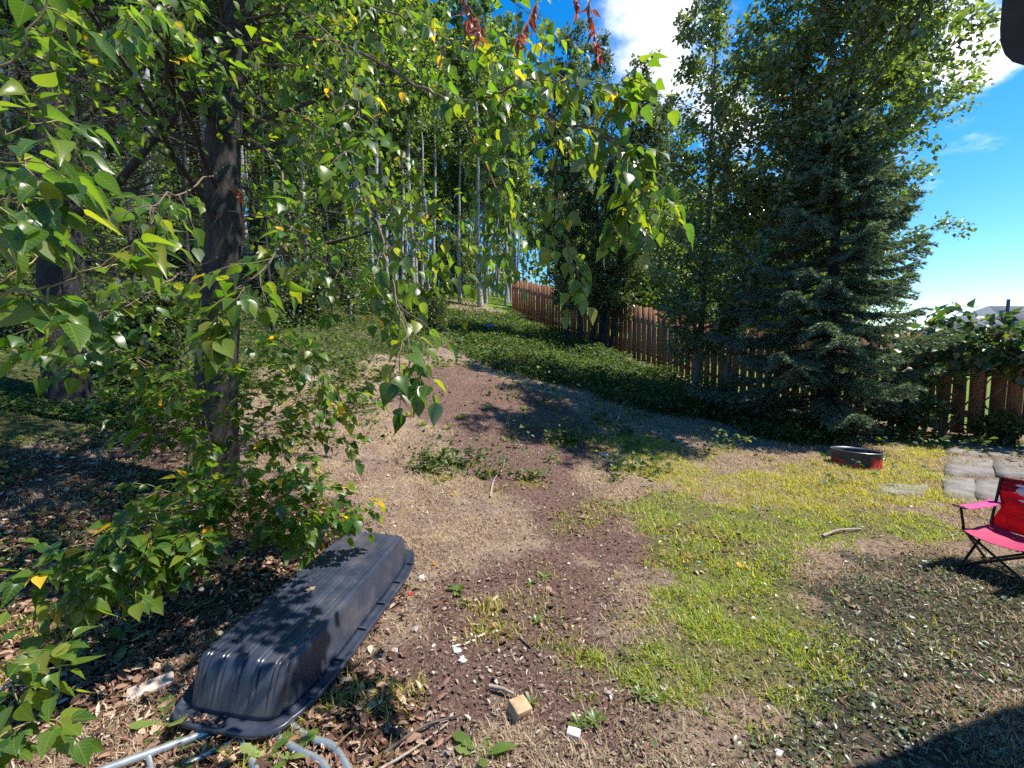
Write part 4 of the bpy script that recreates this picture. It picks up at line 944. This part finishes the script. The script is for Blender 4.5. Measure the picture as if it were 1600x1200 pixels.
for px, d, s_ in ((215, 7.6, 1.0), (300, 8.6, 1.1), (140, 9.5, 1.1), (430, 9.2, .9), (20, 8.2, 1.0), (520, 12, 1)):
    x_ = (px - 800) / F * d; copy_src(DED[rw.randrange(2)], x_, d, s_, rw.uniform(0, 6.28), 'bare dead tree with a tangle of dark twigs', 'dead tree', 'dead trees at the wood edge')
for i in range(44):   # beyond the fence
    d = rw.uniform(16, 30); px = rw.uniform(860, 1330); x_ = (px - 800) / F * d
    if x_ < (21 - d) / 1.72 + 1.2: continue
    copy_src(YNG[rw.randrange(3)], x_, d, rw.uniform(1.0, 1.6), rw.uniform(0, 6.28), 'sunlit young tree beyond the board fence', 'sapling', 'young trees beyond the fence')
for i in range(44):
    d = rw.uniform(24, 42); px = rw.uniform(800, 1340); x_ = (px - 800) / F * d
    copy_src(SRC[(2, 4)[i % 2]], x_, d, rw.uniform(.62, .8) * d / 30, rw.uniform(0, 6.28), 'aspen crown rising beyond the board fence', 'tree', 'aspens beyond the fence')


# the far wood closes the view: one mass of crowns and trunks
rng = np.random.default_rng(88); n_ = 26000; pxs = rng.uniform(-250, 1330, n_); ds = rng.uniform(46, 64, n_); X_ = (pxs - 800) / F * ds
clump = fnoise(X_, ds, .22, 61); topz = (11 + 9 * fnoise(X_, ds, .13, 62)) * np.where(pxs > 830, .75, 1); zz_ = gz(X_, ds) + topz * rng.random(n_) ** .8
kp = clump > .25; P = np.stack([X_, ds, zz_], 1)[kp]
V, Fa, r = crown(P, rng.normal(size=P.shape) + np.array([0, 0, -.4]), .75, TPL_LO, rng, .9); fw = mk('far_wood', V, Fa, M['forest_leaf'], rnd=r, kind='stuff'); tag(fw, 'far green wood closing the view behind the aspens', 'wood')

# ------------------------------------------------------------------ near poplar, left trunk and young shoots (leaf by leaf)
def add_veins(m):
    t = m.node_tree; b = next(n for n in t.nodes if n.type == 'BSDF_PRINCIPLED'); tcn = N(t, 'ShaderNodeTexCoord').outputs['Object']; sp = N(t, 'ShaderNodeSeparateXYZ'); t.links.new(tcn, sp.inputs[0])
    ax_ = MATH(t, 'ABSOLUTE', sp.outputs[0]); ph = MATH(t, 'FRACT', MATH(t, 'MULTIPLY', MATH(t, 'SUBTRACT', sp.outputs[1], MATH(t, 'MULTIPLY', ax_, .9)), 7.0))
    v = MATH(t, 'MAXIMUM', MATH(t, 'GREATER_THAN', ph, .88), MATH(t, 'LESS_THAN', ax_, .014))
    for nd in (b, next(n for n in t.nodes if n.type == 'BSDF_TRANSLUCENT')):
        inp = nd.inputs[0]; src = inp.links[0].from_socket; mm = N(t, 'ShaderNodeMix', data_type='RGBA'); t.links.new(MATH(t, 'MULTIPLY', v, .45), mm.inputs[0]); t.links.new(src, mm.inputs[6]); mm.inputs[7].default_value = (.30, .36, .10, 1); t.links.new(mm.outputs[2], inp)
    bump(t, b, MATH(t, 'SUBTRACT', 1.0, v), .5, .003); return m
M['near_leaf'] = add_veins(leafmat('near_leaf', [(0, (.028, .085, .014)), (.35, (.055, .13, .02)), (.7, (.09, .17, .022)), (.9, (.14, .21, .022)), (1, (.22, .24, .03))], under=(.15, .20, .12), transl=.5, tcol=(1.7, 1.5, .3), rough=.32))
LEAFME = [meshdata('leaf', tv, tf, M['near_leaf'], True) for tv, tf in TPL_HI]
LEAFYEL = [meshdata('leaf', tv, tf, M['yellow_leaf'], True) for tv, tf in TPL_HI]
LEAFDEAD = [meshdata('leaf', *leaf_tpl(POP, .22, .3, .9, .5), M['dead_leaf'], True), meshdata('leaf', *leaf_tpl(POP, .16, .2, 1.4, -.4), M['dead_leaf'], True)]
class Leafy:
    """collects the twigs and leaves of one plant, then builds its 300 largest leaves as objects and the rest as one part"""
    def __init__(s, root, seed, dens=1.5): s.dens = dens; s.root = root; s.rng = np.random.default_rng(seed); s.P = []; s.D = []; s.N = []; s.S = []; s.base = np.array(root.location)
    def leaf(s, p, d, n, size): s.P.append(p); s.D.append(d); s.N.append(n); s.S.append(size)
    def twig(s, acc, p, d, L, size, droop, nodes):
        r = s.rng; m = 5; q = np.linspace(0, 1, m); pts = p + d * (L * q)[:, None] - UPV * (droop * L * q ** 2)[:, None] + np.cumsum(r.normal(size=(m, 3)) * L * .03, axis=0); pts[0] = p
        acc.add(*tube(pts, np.linspace(.0024, .0011, m), 4))
        for i in range(nodes):
            q0 = .2 + .8 * (i + .6 * r.random()) / nodes; k = min(q0, .999) * (m - 1); k0 = int(k); b = pts[k0] + (pts[k0 + 1] - pts[k0]) * (k - k0); td = unit(pts[k0 + 1] - pts[k0])
            sd_ = unit(np.cross(td, UPV) + 1e-6); sg = 1 if i % 2 else -1
            dv = unit(td * (.45 + .3 * r.random()) + sd_ * sg * (.55 + .35 * r.random()) + UPV * (-.25 - .9 * droop * r.random()) + r.normal(size=3) * .25)
            s.leaf(b, dv, UPV + r.normal(size=3) * .42, size * (.62 + .55 * r.random()))
        td = unit(pts[-1] - pts[-2]); s.leaf(pts[-1], unit(td + np.array([0, 0, -.35]) + r.normal(size=3) * .15), UPV + r.normal(size=3) * .4, size * (.7 + .4 * r.random()))
    def spray(s, path, r0=.006, nside=9, L=.26, size=.07, droop=.45, nodes=5, start=.25, name='branch', mat='twig', world=False):
        nside = int(nside * s.dens); droop *= .62; size *= 1.1
        r = s.rng; P = cat(np.array(path) if world else np.array([at(*p) for p in path]), 5); n = len(P)
        P[1:-1] += r.normal(size=(n - 2, 3)) * .008
        acc = Acc(); acc.add(*tube(P, np.linspace(r0, .0016, n), 6))
        for i in range(nside):
            q0 = start + (1 - start) * (i + r.random()) / nside; k = min(q0, .999) * (n - 1); k0 = int(k); p = P[k0] + (P[k0 + 1] - P[k0]) * (k - k0); td = unit(P[k0 + 1] - P[k0])
            pr = r.normal(size=3); pr -= td * (pr @ td); d = unit(td * .7 + unit(pr) * .8 - UPV * droop * .35)
            s.twig(acc, p, d, L * (.5 + .7 * r.random()), size, droop, nodes)
        s.twig(acc, P[-1], unit(P[-1] - P[-3]), L * .5, size, droop, nodes)
        return acc.build(name, M[mat], s.root, True)
    def finish(s, n_obj=300, yellow=.02, tpl=TPL_MID, mat='poplar_leaf', dead=None):
        P, D, Nn, S = map(np.array, (s.P, s.D, s.N, s.S)); x_, y_, d_ = proj(P)
        dmin = np.linalg.norm(P - CP, axis=1); okk = dmin > .45
        sh = P - np.array(SUNV)[None] * ((P[:, 2] - ctr[2] - .1) / SUNV.z)[:, None] - ctr; la, lb = sh @ ax_l, sh @ ax_w
        okk &= ~((np.abs(la) < SL / 2 + .05) & (np.abs(lb) < SW / 2 + .05) & (P[:, 2] > ctr[2] + .5) & (s.rng.random(len(P)) < np.where((x_ > -20) & (x_ < 1620) & (y_ > -20), .3, .95))); P, D, Nn, S, x_, y_, d_ = P[okk], D[okk], Nn[okk], S[okk], x_[okk], y_[okk], d_[okk]
        vis = (d_ > .2) & (x_ > -40) & (x_ < 1640) & (y_ > -40) & (y_ < 1240); app = np.where(vis, S / np.maximum(d_, .2), 0)
        order = np.argsort(-app); pick = order[:min(n_obj, int((app > .014).sum()))]; rest = np.setdiff1d(np.arange(len(P)), pick)
        sx_, dy_, nz_ = frames(D, Nn)
        for i in pick:
            v = int(s.rng.integers(0, len(TPL_HI))); o = bpy.data.objects.new('leaf', (LEAFYEL if s.rng.random() < yellow else LEAFME)[v]); link(o, s.root)
            k = S[i]; p = P[i] - s.base
            o.matrix_basis = Matrix(((sx_[i][0] * k, dy_[i][0] * k, nz_[i][0] * k, p[0]), (sx_[i][1] * k, dy_[i][1] * k, nz_[i][1] * k, p[1]), (sx_[i][2] * k, dy_[i][2] * k, nz_[i][2] * k, p[2]), (0, 0, 0, 1)))
        if len(rest):
            V, Fa, r = inst(tpl, P[rest], D[rest], Nn[rest], S[rest], s.rng); mk('foliage', V, Fa, M[mat], s.root, rnd=r, kind='stuff')
        print(s.root.name, 'leaves', len(P), 'objects', len(pick))

# T1 -- the poplar whose boughs hang over the clearing
b = gat(330, 728); tb = gpos(331, 3.75); tr1 = empty('poplar_tree', tb, 'grey trunked poplar whose leafy boughs hang over the clearing', 'tree'); tb = np.array(tr1.location)
TP = cat([tb + (0, 0, -.3), tb + (0, 0, .05), at(338, 640, 3.75), at(342, 500, 3.72), at(350, 380, 3.7), at(348, 250, 3.7), at(358, 120, 3.68), at(372, 0, 3.65), at(380, -200, 3.6), at(385, -520, 3.6), at(380, -900, 3.6)], 5)
tr_ = np.interp(np.linspace(0, 1, len(TP)), [0, .06, .12, .4, .7, 1], [.24, .20, .17, .145, .11, .03])
V, Fa = tube(TP, tr_, 20); V = V + (RNG.normal(size=V.shape) * .004)
mk('trunk', V, Fa, M['bark_poplar'], tr1, True)
# upper crown (mostly above the frame)
rng = np.random.default_rng(71); wood, P, D = gen_tree(rng, 9.5, .1, cb=.36, spread=3.3, nl=40, nsub=9, nleaf=20, trunk_pts=[p - tb for p in TP[::5]], rise=.55, droop=.2)
k_ = np.linalg.norm(P + tb - CP, axis=1) > 1.6
sh = P + tb - np.array(SUNV)[None] * ((P[:, 2] + tb[2] - ctr[2] - .1) / SUNV.z)[:, None] - ctr; k_ &= ~((np.abs(sh @ ax_l) < SL / 2 + .05) & (np.abs(sh @ ax_w) < SW / 2 + .05) & (rng.random(len(P)) < .85))
V, Fa = wood.get(); mk('limbs', V + tb, Fa, M['twig_dark'], tr1, True)
V, Fa, r = crown(P[k_] + tb, D[k_], .075, TPL_MID, rng); mk('upper_crown', V, Fa, M['poplar_leaf'], tr1, rnd=r, kind='stuff')
L1 = Leafy(tr1, 12, 1.25)
S1 = [
    ([(365, 70, 3.6), (500, 60, 3.0), (650, 130, 2.4), (700, 155, 2.2), (770, 155, 2.05), (870, 190, 1.9), (945, 210, 1.8), (985, 260, 1.75), (1005, 330, 1.7)], .011, 36, .20, .074, .7, 5, .35),
    ([(765, 152, 2.0), (820, 125, 1.95), (880, 118, 1.9), (940, 145, 1.8), (985, 125, 1.7)], .006, 20, .16, .072, .5, 5, .1),
    ([(720, 170, 2.15), (745, 240, 2.1), (775, 300, 2.05), (785, 360, 2.0), (778, 415, 1.95)], .006, 13, .17, .065, .8, 5, .1),
    ([(870, 190, 1.9), (868, 270, 1.85), (880, 360, 1.8), (902, 425, 1.75)], .004, 11, .12, .068, .9, 4, .2),
    ([(365, 150, 3.6), (450, 170, 2.9), (530, 230, 2.4), (590, 350, 2.0), (622, 470, 1.7), (655, 560, 1.5)], .009, 20, .2, .072, .8, 5, .25),
    ([(360, 200, 3.6), (420, 240, 2.6), (450, 330, 2.1), (430, 400, 1.8), (370, 450, 1.65), (345, 490, 1.6)], .007, 16, .2, .075, .4, 5, .3),
    ([(365, 100, 3.6), (420, 100, 3.0), (520, 120, 2.6), (600, 220, 2.4), (650, 300, 2.3), (690, 380, 2.2)], .007, 20, .24, .072, .6, 5, .15),
    ([(370, 20, 3.6), (480, -20, 3.), (600, 20, 2.6), (700, 60, 2.4), (800, 80, 2.3)], .008, 22, .26, .072, .6, 6, .15),
    ([(370, 40, 3.6), (440, 10, 3.0), (520, 60, 2.5), (560, 160, 2.2), (560, 260, 2.0)], .007, 20, .24, .072, .6, 6, .15),
    ([(360, 250, 3.6), (310, 290, 2.6), (250, 310, 2.0), (235, 330, 1.8)], .006, 9, .18, .075, .5, 4, .4),
    ([(355, 60, 3.6), (300, 20, 2.8), (240, 10, 2.1), (200, 30, 1.7)], .006, 12, .22, .08, .6, 5, .3),
    ([(355, 330, 3.6), (420, 340, 3.0), (500, 380, 2.6), (560, 440, 2.4), (600, 500, 2.3)], .006, 16, .24, .07, .6, 5, .2),
    ([(345, 400, 3.6), (280, 430, 2.7), (210, 470, 2.2), (130, 500, 2.0), (60, 530, 1.9)], .006, 15, .22, .075, .4, 5, .25),
    ([(345, 470, 3.6), (420, 520, 3.0), (480, 560, 2.8), (530, 620, 2.7)], .006, 16, .26, .07, .5, 5, .2),
    ([(360, 120, 3.6), (450, 60, 3.2), (560, 80, 3.0), (680, 150, 3.0), (760, 230, 2.9), (800, 320, 2.9)], .008, 26, .34, .07, .7, 6, .15),
    ([(362, 170, 3.6), (460, 210, 3.3), (560, 280, 3.1), (640, 360, 3.0), (680, 450, 3.0)], .008, 26, .34, .07, .7, 6, .12),
    ([(365, 0, 3.6), (500, -60, 3.2), (660, -40, 3.0), (800, 0, 2.9), (850, 60, 2.9)], .008, 26, .34, .07, .6, 6, .15),
    ([(378, -150, 3.6), (560, -170, 3.3), (720, -150, 3.2), (880, -110, 3.2)], .012, 30, .42, .075, .5, 6, .15),  # boughs from here on lie above view, added to shadow the left ground
    ([(378, -200, 3.6), (600, -260, 3.6), (800, -280, 3.6), (960, -240, 3.6)], .012, 30, .45, .075, .5, 6, .15),
    ([(375, -90, 3.6), (520, -120, 3.8), (700, -130, 4.1), (860, -120, 4.4)], .012, 30, .45, .075, .5, 6, .15),
    ([(382, -260, 3.6), (560, -380, 3.3), (720, -430, 3.2), (860, -420, 3.2)], .012, 30, .45, .075, .5, 6, .1),
    ([(375, -120, 3.6), (480, -170, 4.0), (600, -190, 4.5), (720, -180, 5.0)], .012, 30, .45, .075, .5, 6, .1),
    ([(382, -240, 3.6), (520, -330, 4.2), (680, -350, 4.6), (820, -330, 4.8)], .012, 30, .45, .075, .5, 6, .1),
]
for pth, r0, ns, L, sz, dr, nd, st in S1: L1.spray(pth, r0, ns, L, sz, dr, nd, st)
# bare twigs with hanging dead leaves
rr_ = random.Random(3)
def dead_string(path, n, t0=0.):
    P = cat([at(*p) for p in path], 5); V, Fa = tube(P, np.linspace(.004, .0015, len(P)), 5); mk('bare_twig', V, Fa, M['twig'], tr1, True)
    for i in range(n):
        k = min(int((t0 + (1 - t0) * (i + rr_.random()) / n) * (len(P) - 1)), len(P) - 2); p = P[k] - tb
        d = unit(np.array([rr_.gauss(0, .35), rr_.gauss(0, .35), -1.])); nn2 = np.array([rr_.gauss(0, 1), rr_.gauss(0, 1), .1]); sx_, dy_, nz_ = frames(d[None], nn2[None]); sz = rr_.uniform(.045, .075)
        o = bpy.data.objects.new('dead_leaf', LEAFDEAD[i % 2]); link(o, tr1); o['label'] = 'curled rusty brown dead leaf hanging from a twig'
        o.matrix_basis = Matrix(tuple((sx_[0][j] * sz, dy_[0][j] * sz, nz_[0][j] * sz, p[j]) for j in range(3)) + ((0, 0, 0, 1),))
dead_string([(640, -60, 2.4), (715, -20, 2.2), (730, 20, 2.15), (728, 45, 2.1)], 12, .4)
dead_string([(700, -30, 2.3), (745, 30, 2.15), (750, 60, 2.1)], 10, .5)
dead_string([(760, -60, 2.4), (835, -20, 2.2), (832, 15, 2.15), (815, 50, 2.1), (803, 68, 2.1)], 16, .4)
dead_string([(850, -70, 2.3), (905, -20, 2.1), (925, 20, 2.05), (930, 60, 2.0), (934, 90, 2.0)], 16, .35)
dead_string([(880, -60, 2.2), (900, -10, 2.1), (908, 8, 2.1)], 5, .5)
dead_string([(352, 280, 3.4), (372, 295, 3.2), (378, 305, 3.2)], 7, .3)
L1.finish(300, .004)

# left dark trunk with its bare crooked limb
b2_ = gpos(104, 5.0); tr2 = empty('spruce_tree', b2_, 'stout dark trunk with bare crooked limbs at the wood edge', 'tree'); tb2 = np.array(tr2.location)
TP = cat([tb2 + (0, 0, -.3), tb2 + (0, 0, .04), at(98, 540, 5.0), at(90, 400, 5.0), at(82, 250, 5.0), at(75, 100, 5.0), at(70, -100, 5.0), at(70, -500, 5.0)], 5)
V, Fa = tube(TP, np.interp(np.linspace(0, 1, len(TP)), [0, .07, .14, 1], [.30, .25, .215, .09]), 20); mk('trunk', V + RNG.normal(size=V.shape) * .004, Fa, M['bark_dark'], tr2, True)
rng = np.random.default_rng(91)
def limb(path, r0, r1, ntw, L):
    P = cat([at(*p) for p in path], 6); acc = Acc(); acc.add(*tube(P, np.linspace(r0, r1, len(P)), 7))
    for i in range(ntw):
        k = rng.integers(2, len(P) - 1); td = unit(P[k] - P[k - 1]); pr = rng.normal(size=3); d = unit(td * .5 + pr * .7); m = 6; l = L * (.3 + .8 * rng.random())
        pts = P[k] + d * (l * np.linspace(0, 1, m))[:, None] + np.cumsum(rng.normal(size=(m, 3)) * l * .05, axis=0); acc.add(*tube(pts, np.linspace(.008, .002, m), 4))
        for j in range(5):
            k2 = rng.integers(1, m - 1); d2 = unit(d + rng.normal(size=3) * .7); p2 = pts[k2] + d2 * (l * .5 * np.linspace(0, 1, 4))[:, None]; acc.add(*tube(p2, np.linspace(.004, .0015, 4), 3))
    acc.build('limb', M['twig_dark'], tr2, True)
limb([(92, 360, 5), (125, 330, 4.8), (180, 290, 4.7), (235, 225, 4.6), (270, 185, 4.6), (300, 130, 4.5), (312, 60, 4.5)], .055, .02, 26, .8)
limb([(100, 320, 5), (140, 300, 4.9), (200, 295, 4.7), (260, 280, 4.6)], .03, .01, 12, .6)
limb([(245, 215, 4.6), (190, 170, 4.6), (120, 120, 4.7), (60, 90, 4.8)], .025, .008, 22, .8)
limb([(250, 210, 4.6), (300, 230, 4.5), (345, 250, 4.4)], .022, .008, 10, .6)
limb([(88, 240, 5), (140, 180, 4.8), (220, 110, 4.7), (300, 40, 4.6)], .025, .008, 26, .8)
limb([(85, 150, 5), (30, 110, 4.8), (-30, 60, 4.7)], .025, .008, 12, .8)
limb([(90, 400, 5), (40, 370, 4.8), (-20, 330, 4.7)], .022, .008, 10, .6)

# a sapling just outside the frame on the left, reaching in
def sapling(name, base, label, seed, sprays, n_obj, stem=None, yellow=.02, stem_r=.012, mat='twig_green', group=None, dens=1.5):
    root = empty(name, base, label, 'sapling', group); Lf = Leafy(root, seed, dens)
    if stem is not None:
        P = cat(stem, 5); mk('stem', *tube(P, np.linspace(stem_r, stem_r * .3, len(P)), 7), M['twig'], root, True)
    for sp_ in sprays: Lf.spray(sp_[0], *sp_[1:], mat=mat)
    Lf.finish(n_obj, yellow); return root
sb = gbase(-1.75, 1.05)
sapling('poplar_sapling', sb, 'young poplar with big bright leaves reaching in past the dark trunk', 31, [
    ([(-330, 330, 1.05), (-120, 290, 1.0), (0, 255, .98), (70, 255, .97)], .004, 9, .13, .078, .35, 4, .35),
    ([(-330, 330, 1.05), (-120, 300, 1.0), (-20, 310, .95), (40, 330, .93)], .004, 6, .11, .075, .4, 4, .45),
    ([(-330, 480, 1.05), (-120, 470, 1.0), (0, 455, 1.0), (90, 440, 1.02), (185, 405, 1.05)], .0045, 11, .14, .075, .3, 4, .4),
    ([(-330, 500, 1.05), (-120, 500, 1.05), (0, 430, 1.1), (60, 400, 1.15)], .004, 6, .12, .07, .4, 4, .4),
    ([(-330, 180, 1.1), (-100, 120, 1.15), (20, 90, 1.2), (70, 0, 1.2), (80, -60, 1.2)], .005, 9, .16, .07, .5, 4, .3),
    ([(-330, 200, 1.1), (-80, 200, 1.15), (20, 200, 1.2), (80, 190, 1.25)], .004, 8, .15, .07, .5, 4, .35),
], 140, [sb + (0, 0, -.1), sb + (.02, 0, .8), sb + (-.03, 0, 1.7), sb + (0, .05, 2.6), sb + (.05, .1, 3.2)], 0, .015, dens=.55)
m0 = gpos(325, 3.05)
def rs_(cx_, cy_, d, base, rad, n, seed):
    r = random.Random(seed); out = []
    for i in range(n):
        a = r.uniform(0, 6.28); q = math.sqrt(r.random()); out.append((base, (cx_ + rad[0] * q * math.cos(a), cy_ + rad[1] * q * math.sin(a), d + r.uniform(-.25, .25))))
    return out
def fan(base_px, targets, sz, seed, ns=6, L=.2):
    r = random.Random(seed); out = []
    for tx, ty, td in targets:
        bx, by, bd = base_px; mx_ = bx + (tx - bx) * .5; my_ = by + (ty - by) * .62 - 12; out.append(([(bx, by, bd), (mx_, my_, (bd + td) / 2), (tx, ty, td)], .005, ns, L, sz, .35, 5, .3))
    return out
sapling('poplar_sapling', m0, 'bushy young poplar growing around the foot of the grey trunk', 32,
        fan((325, 735, 3.0), [(230, 560, 2.5), (160, 520, 2.4), (120, 560, 2.5), (250, 640, 2.6), (200, 660, 2.6), (280, 590, 2.5), (300, 680, 2.6), (410, 600, 2.8), (470, 560, 2.8), (500, 650, 2.9), (540, 680, 2.9), (440, 680, 2.8), (400, 540, 2.8), (270, 500, 2.5), (560, 600, 3.0)], .072, 8, 7, .22),
        280, [m0 + (0, 0, -.1), m0 + (.02, 0, .4), m0 + (-.05, 0, .9)], .01, .012, dens=1.15)
l0 = gat(395, 850)
sapling('poplar_shoot', l0, 'low glossy poplar shoots with some yellow leaves behind the sled', 33,
        fan((395, 850, 2.5), [(240, 760, 2.3), (310, 750, 2.35), (380, 745, 2.45), (450, 730, 2.5), (520, 760, 2.55), (565, 785, 2.6), (500, 800, 2.5), (430, 780, 2.4), (300, 800, 2.2), (340, 770, 2.3), (470, 830, 2.5)], .07, 9, 7, .2)
        + fan((370, 880, 2.25), [(240, 850, 1.95), (130, 850, 1.75), (60, 890, 1.6), (110, 930, 1.65), (180, 880, 1.8), (290, 830, 2.05), (210, 820, 1.9)], .07, 10, 7, .16), 300, None, .08, dens=1.35)
c0 = gbase(-1.62, 1.05)
sapling('poplar_shoot', c0, 'bright green shoot in bark chips by the galvanised tubes', 34,
        [([(-260, 1300, 1.15), (-100, 1150, 1.15), (0, 1080, 1.15), (60, 1050, 1.15)], .004, 7, .12, .06, .3, 4, .35), ([(-260, 1300, 1.15), (-60, 1180, 1.13), (30, 1140, 1.13), (70, 1125, 1.13)], .004, 7, .10, .055, .3, 4, .35),
         ([(-260, 1310, 1.15), (-80, 1220, 1.12), (0, 1185, 1.12)], .004, 6, .10, .055, .3, 4, .3), ([(-260, 1300, 1.15), (-90, 1120, 1.15), (-10, 1040, 1.16), (20, 1030, 1.16)], .004, 5, .10, .055, .3, 4, .35)], 120, None, 0, dens=.8)

# ------------------------------------------------------------------ broad leaved weeds
DANDME = [meshdata('leaf', tv, tf, M['weed_leaf'], True) for tv, tf in TPL_DAND]
def weed(px, py, n, size, seed, label='rosette weed with toothed pale green leaves near the sled', group='toothed weeds near the sled', up=.45, name='weed'):
    r = random.Random(seed); p = gat(px, py); root = empty(name, p, label, 'weed', group)
    for i in range(n):
        a = i * 2.4 + r.uniform(-.4, .4); d = unit(np.array([math.cos(a), math.sin(a), up * r.uniform(.3, 1.6)])); nn2 = np.array([-.5 * math.cos(a), -.5 * math.sin(a), 1.])
        sx_, dy_, nz_ = frames(d[None], nn2[None]); s_ = size * r.uniform(.65, 1.15); o = bpy.data.objects.new('leaf', DANDME[r.randrange(3)]); link(o, root)
        o.matrix_basis = Matrix(tuple((sx_[0][j] * s_, dy_[0][j] * s_, nz_[0][j] * s_, .004 if j == 2 else 0) for j in range(3)) + ((0, 0, 0, 1),))
for i, (px, py, n, s_) in enumerate(((200, 1010, 3, .13), (118, 1040, 2, .14), (262, 1135, 6, .15), (320, 1180, 5, .14), (415, 1195, 5, .10), (752, 1190, 5, .13), (310, 955, 5, .11), (170, 1015, 3, .12), (450, 1192, 5, .11), (195, 990, 4, .1), (340, 1000, 4, .09), (90, 990, 4, .13), (270, 905, 6, .12), (330, 910, 5, .11))):
    weed(px, py, n, s_, i)
for i, (px, py, n, s_) in enumerate(((715, 925, 14, .07), (730, 945, 9, .05), (850, 905, 14, .055), (830, 915, 8, .045), (870, 690, 9, .10), (930, 1130, 10, .05), (905, 1140, 8, .05), (830, 1100, 6, .05), (840, 975, 10, .05), (640, 650, 8, .11), (680, 640, 9, .12), (720, 655, 9, .12), (760, 640, 8, .12), (700, 670, 9, .1), (660, 665, 8, .1), (820, 640, 8, .12), (590, 660, 8, .1), (790, 690, 7, .09), (840, 745, 7, .08), (960, 735, 7, .09), (1000, 700, 7, .1), (1200, 720, 7, .1), (1030, 1100, 9, .05), (1000, 1090, 9, .05))):
    weed(px, py, n, s_, 60 + i, 'small leafy weed sprouting from the bare trampled slope', 'small weeds on the bare slope', .9, 'weed')
